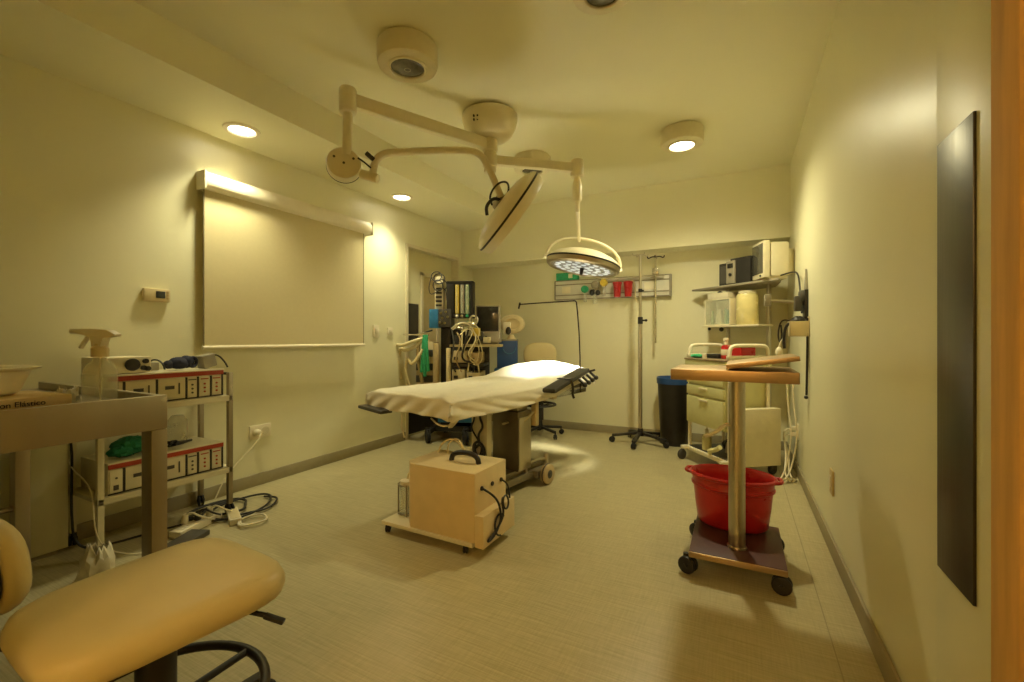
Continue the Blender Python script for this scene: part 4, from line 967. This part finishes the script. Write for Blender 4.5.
MB().box(-W + .02, W - .02, .02, DP - .02, .112, .124, .002).build('lower_shelf', DGREY, cc)
for (x, y) in ((-W + .01, -.045), (W - .01, -.045), (-W + .01, DP + .02), (W - .01, DP + .02)):
    wv, fk = MB(), MB(); caster(wv, fk, x, y, .095, .042, .3, .014); wv._merge(fk.bm); wv.build('caster', DGREY, cc)
sd = MB(); sd.box(W + .008, W + .075, .05, .40, .09, .52, .006); o = sd.build('side_box', ENAMEL, cc)
M_cc = Matrix.Translation((-.24, 3.90, 0)) @ Matrix.Rotation(math.atan2(-.44, .34), 4, 'Z')
def on_cart(o, x, y, z, rz=0):
    o.location = M_cc @ V((x, y, z)); o.rotation_euler = (0, 0, math.atan2(-.44, .34) + rz); return o
bt = thing('soap_bottle', 'translucent squeeze bottle on the lower shelf of the cart', 'bottle'); on_cart(bt, -.055, .055, .1245)
MB().lathe([(0, 0), (.034, 0), (.037, .01), (.037, .10), (.026, .125), (.014, .132), (.014, .145), (0, .145)], seg=24).build('bottle_body', LIQ, bt)
MB().lathe([(.016, .143), (.016, .165), (.006, .175), (.004, .20), (0, .20)], seg=16).build('cap', OLDW, bt)
o = tag(MB().ell((0, 0, .05), .06, .07, .05, jit=.15).ell((.03, .03, .10), .03, .04, .05, jit=.2).build('cable_heap', BLACK, None, angle=20), 'dark coiled leads on the cart lower shelf behind the bottle', 'cables'); on_cart(o, .03, .22, .126)
o = MB().box(-.05, .05, -.06, .06, 0, .09, .004, rot=(0, .15, .3)).build('tilted_box', GREY); tag(o, 'small grey box leaning right of bottle on the cart lower shelf', 'box'); on_cart(o, .15, .17, .134)
o = MB().tube([(.0, -.04, .02), (.05, -.08, .05), (.10, -.05, .07), (.15, -.06, .10)], .018, 10, smooth=2).build('yellow_hose', LIQ); tag(o, 'thick yellowish hose end lying on the cart frame', 'hose'); on_cart(o, .08, .03, .118)
rs = thing('sharps_container', 'red sharps container with cream lid on the cart worktop', 'container'); on_cart(rs, .160, .21, .8805); rs.scale = (.92, .92, .95)
MB().box(-.085, .085, -.07, .07, 0, .105, .012).build('container_body', REDP, rs)
MB().box(-.088, .088, -.073, .073, .104, .118, .006).build('lid', mat('pale_red_lid', (0.62, 0.26, 0.16), 0.4), rs)
MB().box(-.088, -.082, -.05, .05, .02, .08, .001).build('label_patch', OLDW, rs)
rb = thing('red_bottle', 'red bottle with white pump beside the sharps container', 'bottle'); on_cart(rb, .030, .17, .8805)
MB().lathe([(0, 0), (.036, 0), (.039, .008), (.039, .09), (.03, .108), (.016, .112), (.016, .12), (0, .12)], seg=24).build('bottle_body', REDP, rb)
MB().lathe([(.018, .115), (.018, .14), (.012, .146), (.022, .15), (.022, .17), (.0, .172)], seg=16).build('pump', WHITEP, rb)
MB().lathe([(.0392, .03), (.0398, .032), (.0398, .075), (.0392, .077)], seg=24).build('label_band', OLDW, rb)
o = tag(MB().lathe([(0, 0), (.017, 0), (.02, .035), (.018, .036), (.015, .004), (0, .004)], seg=18).build('cup', WHITEP), 'small white cup on the cart worktop before black tray', 'cup'); on_cart(o, -.08, .05, .8805)
o = tag(MB().box(-.09, .08, -.07, .07, 0, .036, .010).build('tray', BLACK), 'black tray on left half of the cart worktop', 'tray'); on_cart(o, -.095, .20, .8805)
o = tag(MB().ell((0, 0, .016), .065, .05, .016, jit=.1).build('folded_cloth', GREEN, None, angle=25), 'small green cloth at left end of the cart worktop', 'cloth'); on_cart(o, -.205, .065, .8805)

# ------------------------------------------------------------------ corner rack with monitors
RZ = math.atan2(-.67, .745)
rkc = thing('corner_rack', 'steel corner rack with two shelves behind the drawer cart', 'rack', (.03, 4.44, 0), RZ)
# local x to the right along the front, y into the corner
MB().prism([(-.50, -.10), (.43, -.10), (.33, .06), (.06, .34), (-.16, .34), (-.46, .02)], 1.512, 1.530, .003).build('top_shelf', GREY, rkc)
MB().prism([(-.345, -.12), (.27, -.12), (.21, .12), (.06, .25), (-.14, .25), (-.30, .10)], 1.150, 1.166, .003).build('lower_shelf', OLDW, rkc)
for x in (-.235, .195): MB().box(x - .014, x + .014, .075, .103, .02, 1.513, .003).build('post', STEEL, rkc)
b = MB()
for x in (-.235, .195): b.obox((x, -.14, .035), (x, .20, .035), .03, .03, .005)
b.obox((-.235, .12, .04), (.195, .12, .04), .03, .03, .005); b.build('foot_frame', STEELD, rkc)
b = MB(); b.cyl((-.235, .08, 1.47), (-.28, .03, 1.47), .008, seg=8); b.ell((-.275, .03, 1.47), .028, .028, .028); b.build('clamp_knob', BLACK, rkc)
MB().ell((-.315, -.06, 1.136), .014, .014, .014).build('clamp_knob', BLACK, rkc); MB().ell((-.20, -.03, 1.13), .02, .02, .02).build('clamp_knob', BLACK, rkc)
M_rk = Matrix.Translation((.03, 4.44, 0)) @ Matrix.Rotation(RZ, 4, 'Z')
def on_rack(o, x, y, z, rz=0):
    o.location = M_rk @ V((x, y, z)); o.rotation_euler = (0, 0, RZ + rz); return o
gc = thing('display_case', 'clear fronted case with green contents on lower rack shelf', 'case'); on_rack(gc, -.185, -.03, 1.1665)
b = MB(); 
for a in ((-.15, -.138, -.07, .07, 0, .245), (.138, .15, -.07, .07, 0, .245), (-.15, .15, .06, .07, 0, .245), (-.15, .15, -.07, .07, 0, .010), (-.15, .15, -.07, .07, .235, .245)): b.box(*a, .002)
b.build('frame', OLDW, gc)
MB().box(-.138, .138, -.069, -.065, .01, .235).build('front_pane', GLASS, gc)
rr = random.Random(9)
for k in range(6):
    MB().lathe([(0, 0), (.016, 0), (.017, .05 + .02 * (k % 3)), (.010, .10 + .02 * (k % 3)), (.010, .13 + .015 * (k % 2)), (0, .135 + .015 * (k % 2))], (-.110 + .044 * k, -.01 + .02 * (k % 2), .010), (0, 0, 1), 16).build('vial', (mat('sage_plastic', (0.32, 0.40, 0.20), 0.4), OLDW, DGREEN)[(k * 2) % 3] if k != 1 else OLDW, gc)
cn = thing('canister', 'fat cream canister right of the clear case on the rack', 'canister'); on_rack(cn, .075, -.02, 1.1665)
MB().lathe([(0, 0), (.082, 0), (.088, .008), (.088, .25), (.080, .268), (.050, .274), (.0, .276)], seg=32).build('canister_body', mat('cream_glaze', (0.70, 0.60, 0.27), 0.25, coat=.4), cn)
MB().lathe([(.07, .272), (.072, .276), (.072, .292), (.05, .298), (0, .298)], seg=24).build('lid', OLDW, cn)
wb = tag(MB().box(-.14, .10, -.06, .06, 0, .055, .006).build('white_carton', PAPER), 'white carton lying on top of the clear case', 'box'); on_rack(wb, -.16, -.04, 1.412)
for i, (x, wd, lb, face) in enumerate(((-.155, .055, 'narrow black speaker box at left on the rack top shelf', 0), (.025, .07, 'wider black device with grey front on the rack top shelf', 1))):
    s_ = thing('black_device', lb, 'electronic device', group='black devices on the rack top shelf'); on_rack(s_, x, .0 + .01 * i, 1.5305, R(4))
    if face:
        MB().box(-.105, .095, -.06, .10, 0, .235, .006).build('case', BLACK, s_)
        fp = MB().box(-.135, -.045, -.075, -.058, .012, .215, .003).build('front_panel', GREY, s_)
        MB().box(-.12, -.065, -.079, -.074, .15, .19, .001).build('display', GLASSD, fp)
        MB().cyl((-.09, -.075, .09), (-.09, -.085, .09), .014, seg=14).build('dial', BLACK, fp)
    else:
        MB().box(-.045, .05, -.06, .10, 0, .205, .006).build('case', BLACK, s_)
        MB().box(-.03, .035, -.064, -.058, .02, .18, .002).build('grille', DGREY, s_)
ct = thing('tube_monitor', 'boxy cream tube monitor at right end of the rack top shelf', 'monitor'); on_rack(ct, .305, -.03, 1.5305, R(-30))
fz = MB().box(-.155, .09, -.085, -.035, .012, .315, .010).build('front_bezel', OLDW, ct)
MB().box(-.140, .075, -.090, -.083, .050, .295, .004).build('screen', mat('grey_tube_glass', (0.09, 0.085, 0.065), 0.15, coat=.5), fz)
b = MB(); b.cyl((.03, -.085, .032), (.03, -.093, .032), .009, seg=10); b.build('power_button', BLACK, fz)
MB().box(-.14, .09, -.03, .11, .02, .30, .02).build('case', ENAMEL, ct)
MB().prism([(-.11, .10), (.05, .10), (.03, .17), (-.09, .17)], .04, .25, .01).build('rear_case', ENAMEL, ct)
MB().box(-.10, .07, -.05, .10, .0, .022, .004).build('stand_foot', OLDW, ct)

# ------------------------------------------------------------------ right wall things
bp = thing('blood_pressure_gauge', 'dark wall gauge with arm bracket on the far right wall', 'gauge', (XR, 3.50, 1.17))
MB().box(-.022, -.0, -.055, .055, .0, .20, .006).build('backplate', BLACK, bp)
MB().lathe([(0, 0), (.05, 0), (.05, .02), (.04, .028), (0, .028)], (-.022, 0, .15), (-1, 0, 0), 24).build('gauge_face', DGREY, bp)
MB().xprism([(-.05, .195), (.05, .195), (.0, .34)], -.014, -.001, .002).build('pointed_top', GREY, bp)
MB().tube([(-.02, .0, .10), (-.06, .02, .12), (-.14, .03, .13), (-.22, .03, .14)], .010, 8, smooth=2).build('bracket_arm', STEEL, bp)
b = MB(); b.box(-.075, -.03, -.04, .04, .06, .16, .01); b.build('joint_block', DGREY, bp)
MB().box(-.25, -.21, -.02, .05, .10, .18, .01).build('arm_end', GREY, bp)
wbk = thing('wall_basket', 'beige wall basket holding a black cuff beneath the gauge', 'basket', (XR, 3.46, 1.06))
b = MB()
for a in ((-.11, -.0, -.07, -.064, 0, .10), (-.11, 0, .064, .07, 0, .10), (-.11, -.104, -.07, .07, 0, .10), (-.006, 0, -.07, .07, 0, .13), (-.11, 0, -.07, .07, 0, .006)): b.box(*a, .002)
b.build('basket_body', BEIGE, wbk)
cf = tag(MB().ell((-.056, 0, .10), .045, .055, .035, jit=.08).tube([(-.09, -.03, .10), (-.13, -.03, .07), (-.14, -.02, -.02), (-.135, -.02, -.08)], .009, 8, smooth=2).tube([(-.08, .04, .10), (-.15, .04, .12), (-.17, .03, .02), (-.16, .02, -.05), (-.145, .03, .0), (-.15, .05, .08)], .005, 8, smooth=3).build('pressure_cuff', BLACK), 'black pressure cuff bundled inside the wall basket', 'cuff'); cf.location = (XR, 3.46, 1.06)
bu = tag(MB().ell((0, 0, 0), .022, .022, .035).tube([(0, 0, .03), (.01, .0, .07), (.03, .0, .10)], .005, 8).build('rubber_bulb', WHITEP), 'pale pump bulb dangling left of the wall basket', 'bulb'); bu.location = (XR - .165, 3.45, .955)
b = MB(); b.tube([(-.012, .0, 0), (-.012, -.005, -.16), (-.014, .0, -.36), (-.016, .01, -.50)], .007, 8, smooth=2); b.ell((-.018, .012, -.515), .012, .02, .012)
o = b.build('hanging_cord', BLACK); o.location = (XR, 3.40, 1.18); tag(o, 'black cord hanging down the right wall below the gauge', 'cord')
o = MB().tube([(.30, 4.06, 1.545), (.36, 3.93, 1.55), (.385, 3.80, 1.53), (.388, 3.70, 1.44), (.383, 3.62, 1.32), (.386, 3.57, 1.22)], .006, 8, smooth=3).build('monitor_cable', BLACK); tag(o, 'black cable looping from tube monitor to the gauge', 'cable')
ow = thing('wall_outlet', 'cream outlet with white cables low on far right wall', 'outlet', (XR, 3.94, .28))
MB().box(-.010, 0, 0, .085, 0, .115, .004).build('plate', WHITEP, ow)
b = MB()
for z in (.035, .08): b.cyl((-.009, .042, z), (-.013, .042, z), .018, seg=16)
b.build('socket', OLDW, ow)
for i, z in enumerate((.035, .08)):
    o = MB().box(-.055, -.014, .022, .062, z - .016, z + .016, .006).tube([(-.05, .04, z), (-.10, .02, z - .02), (-.10, -.02 - .03 * i, .0), (-.07 - .02 * i, -.05 - .03 * i, -.12), (-.08 - .03 * i, -.12 - .05 * i, -.22), (-.05 - .03 * i, -.17 - .04 * i, -.265), (-.03 - .03 * i, -.12, -.272)], .006, 8, smooth=3).build('plug', WHITEP)
    o.location = (XR, 3.94, .28); tag(o, ('lower' if i == 0 else 'upper') + ' white plug and cable in the far right wall outlet', 'plug')
for i, dx in enumerate((.0, .04)):
    o = MB().tube([(dx - .06, .0, .42), (dx - .05, .02, .2), (dx - .03, -.02, .0), (dx - .05, .03, -.2), (dx - .08, .0, -.30), (dx - .12, -.05, -.345), (dx - .16, -.12, -.352)], .0055, 8, smooth=3).build('cable', WHITEP)
    o.location = (XR - .04, 3.72 + .05 * i, .36); tag(o, ('left' if i == 0 else 'right') + ' white cord hanging behind the stand to the floor', 'cord', 'white cords in the corner')
o2 = thing('wall_outlet', 'small single outlet plate low on the near right wall', 'outlet', (XR, 2.58, .29))
MB().box(-.009, 0, 0, .075, 0, .12, .004).build('plate', mat('tan_plate', (0.62, 0.48, 0.22), 0.4), o2)
MB().box(-.013, -.008, .022, .053, .03, .09, .003).build('socket', OLDW, o2)

# ------------------------------------------------------------------ hall lamp behind the camera (lights the doorway)
hl = thing('hall_lamp', 'round warm hall ceiling lamp behind the doorway', 'ceiling light', (-.18, -2.0, ZC))
MB().lathe([(.15, 0), (.16, -.02), (.15, -.07), (.10, -.10), (0, -.11)], seg=36).build('shade', mat('lit_hall_glass', (.9, .8, .6), .3, var=0, emit=(1, .62, .26), estr=2.0), hl)
def light(kind, name, loc, energy, col, target=None, **kw):
    L = bpy.data.lights.new(name, kind); L.energy = energy; L.color = col
    for k, v in kw.items(): setattr(L, k, v)
    o = bpy.data.objects.new(name, L); COL.objects.link(o); o.location = loc
    d_ = (V(target) - V(loc)) if target is not None else V((0, 0, -1))
    o.rotation_euler = d_.to_track_quat('-Z', 'Y').to_euler()
    return o
WARM = (1.0, 0.93, 0.585)
light('SPOT', 'downlight_lamp', (-2.80, 1.70, ZS - .03), 58, WARM, spot_size=R(112), spot_blend=1.0, shadow_soft_size=.06)
light('SPOT', 'downlight_lamp', (-2.80, 3.19, ZS - .03), 58, WARM, spot_size=R(112), spot_blend=1.0, shadow_soft_size=.06)
light('SPOT', 'ceiling_lamp_bulb', (-.368, 3.45, ZC - .14), 112, WARM, spot_size=R(160), spot_blend=.8, shadow_soft_size=.08)
light('SPOT', 'surgical_led', C2 + n2 * .06, 1600, (1.0, 0.98, 0.81), target=V((-1.42, 3.46, .80)), spot_size=R(47), spot_blend=1.0, shadow_soft_size=.24)
light('POINT', 'hall_bulb', (-.18, -2.0, ZC - .18), 64, (1.0, 0.62, 0.26), shadow_soft_size=.12)
wd = bpy.data.worlds.new('world'); sc.world = wd; wd.use_nodes = True
wd.node_tree.nodes['Background'].inputs['Color'].default_value = (0.02, 0.016, 0.01, 1)

# ------------------------------------------------------------------ view
vs = sc.view_settings; vs.view_transform = 'Standard'; vs.look = 'None'; vs.gamma = 1.0; vs.use_curve_mapping = False; vs.exposure = 0.08
sc.cycles.max_bounces = 10; sc.cycles.diffuse_bounces = 7; sc.cycles.use_denoising = True
sc.cycles.caustics_reflective = False; sc.cycles.caustics_refractive = False; sc.cycles.sample_clamp_indirect = 0.0
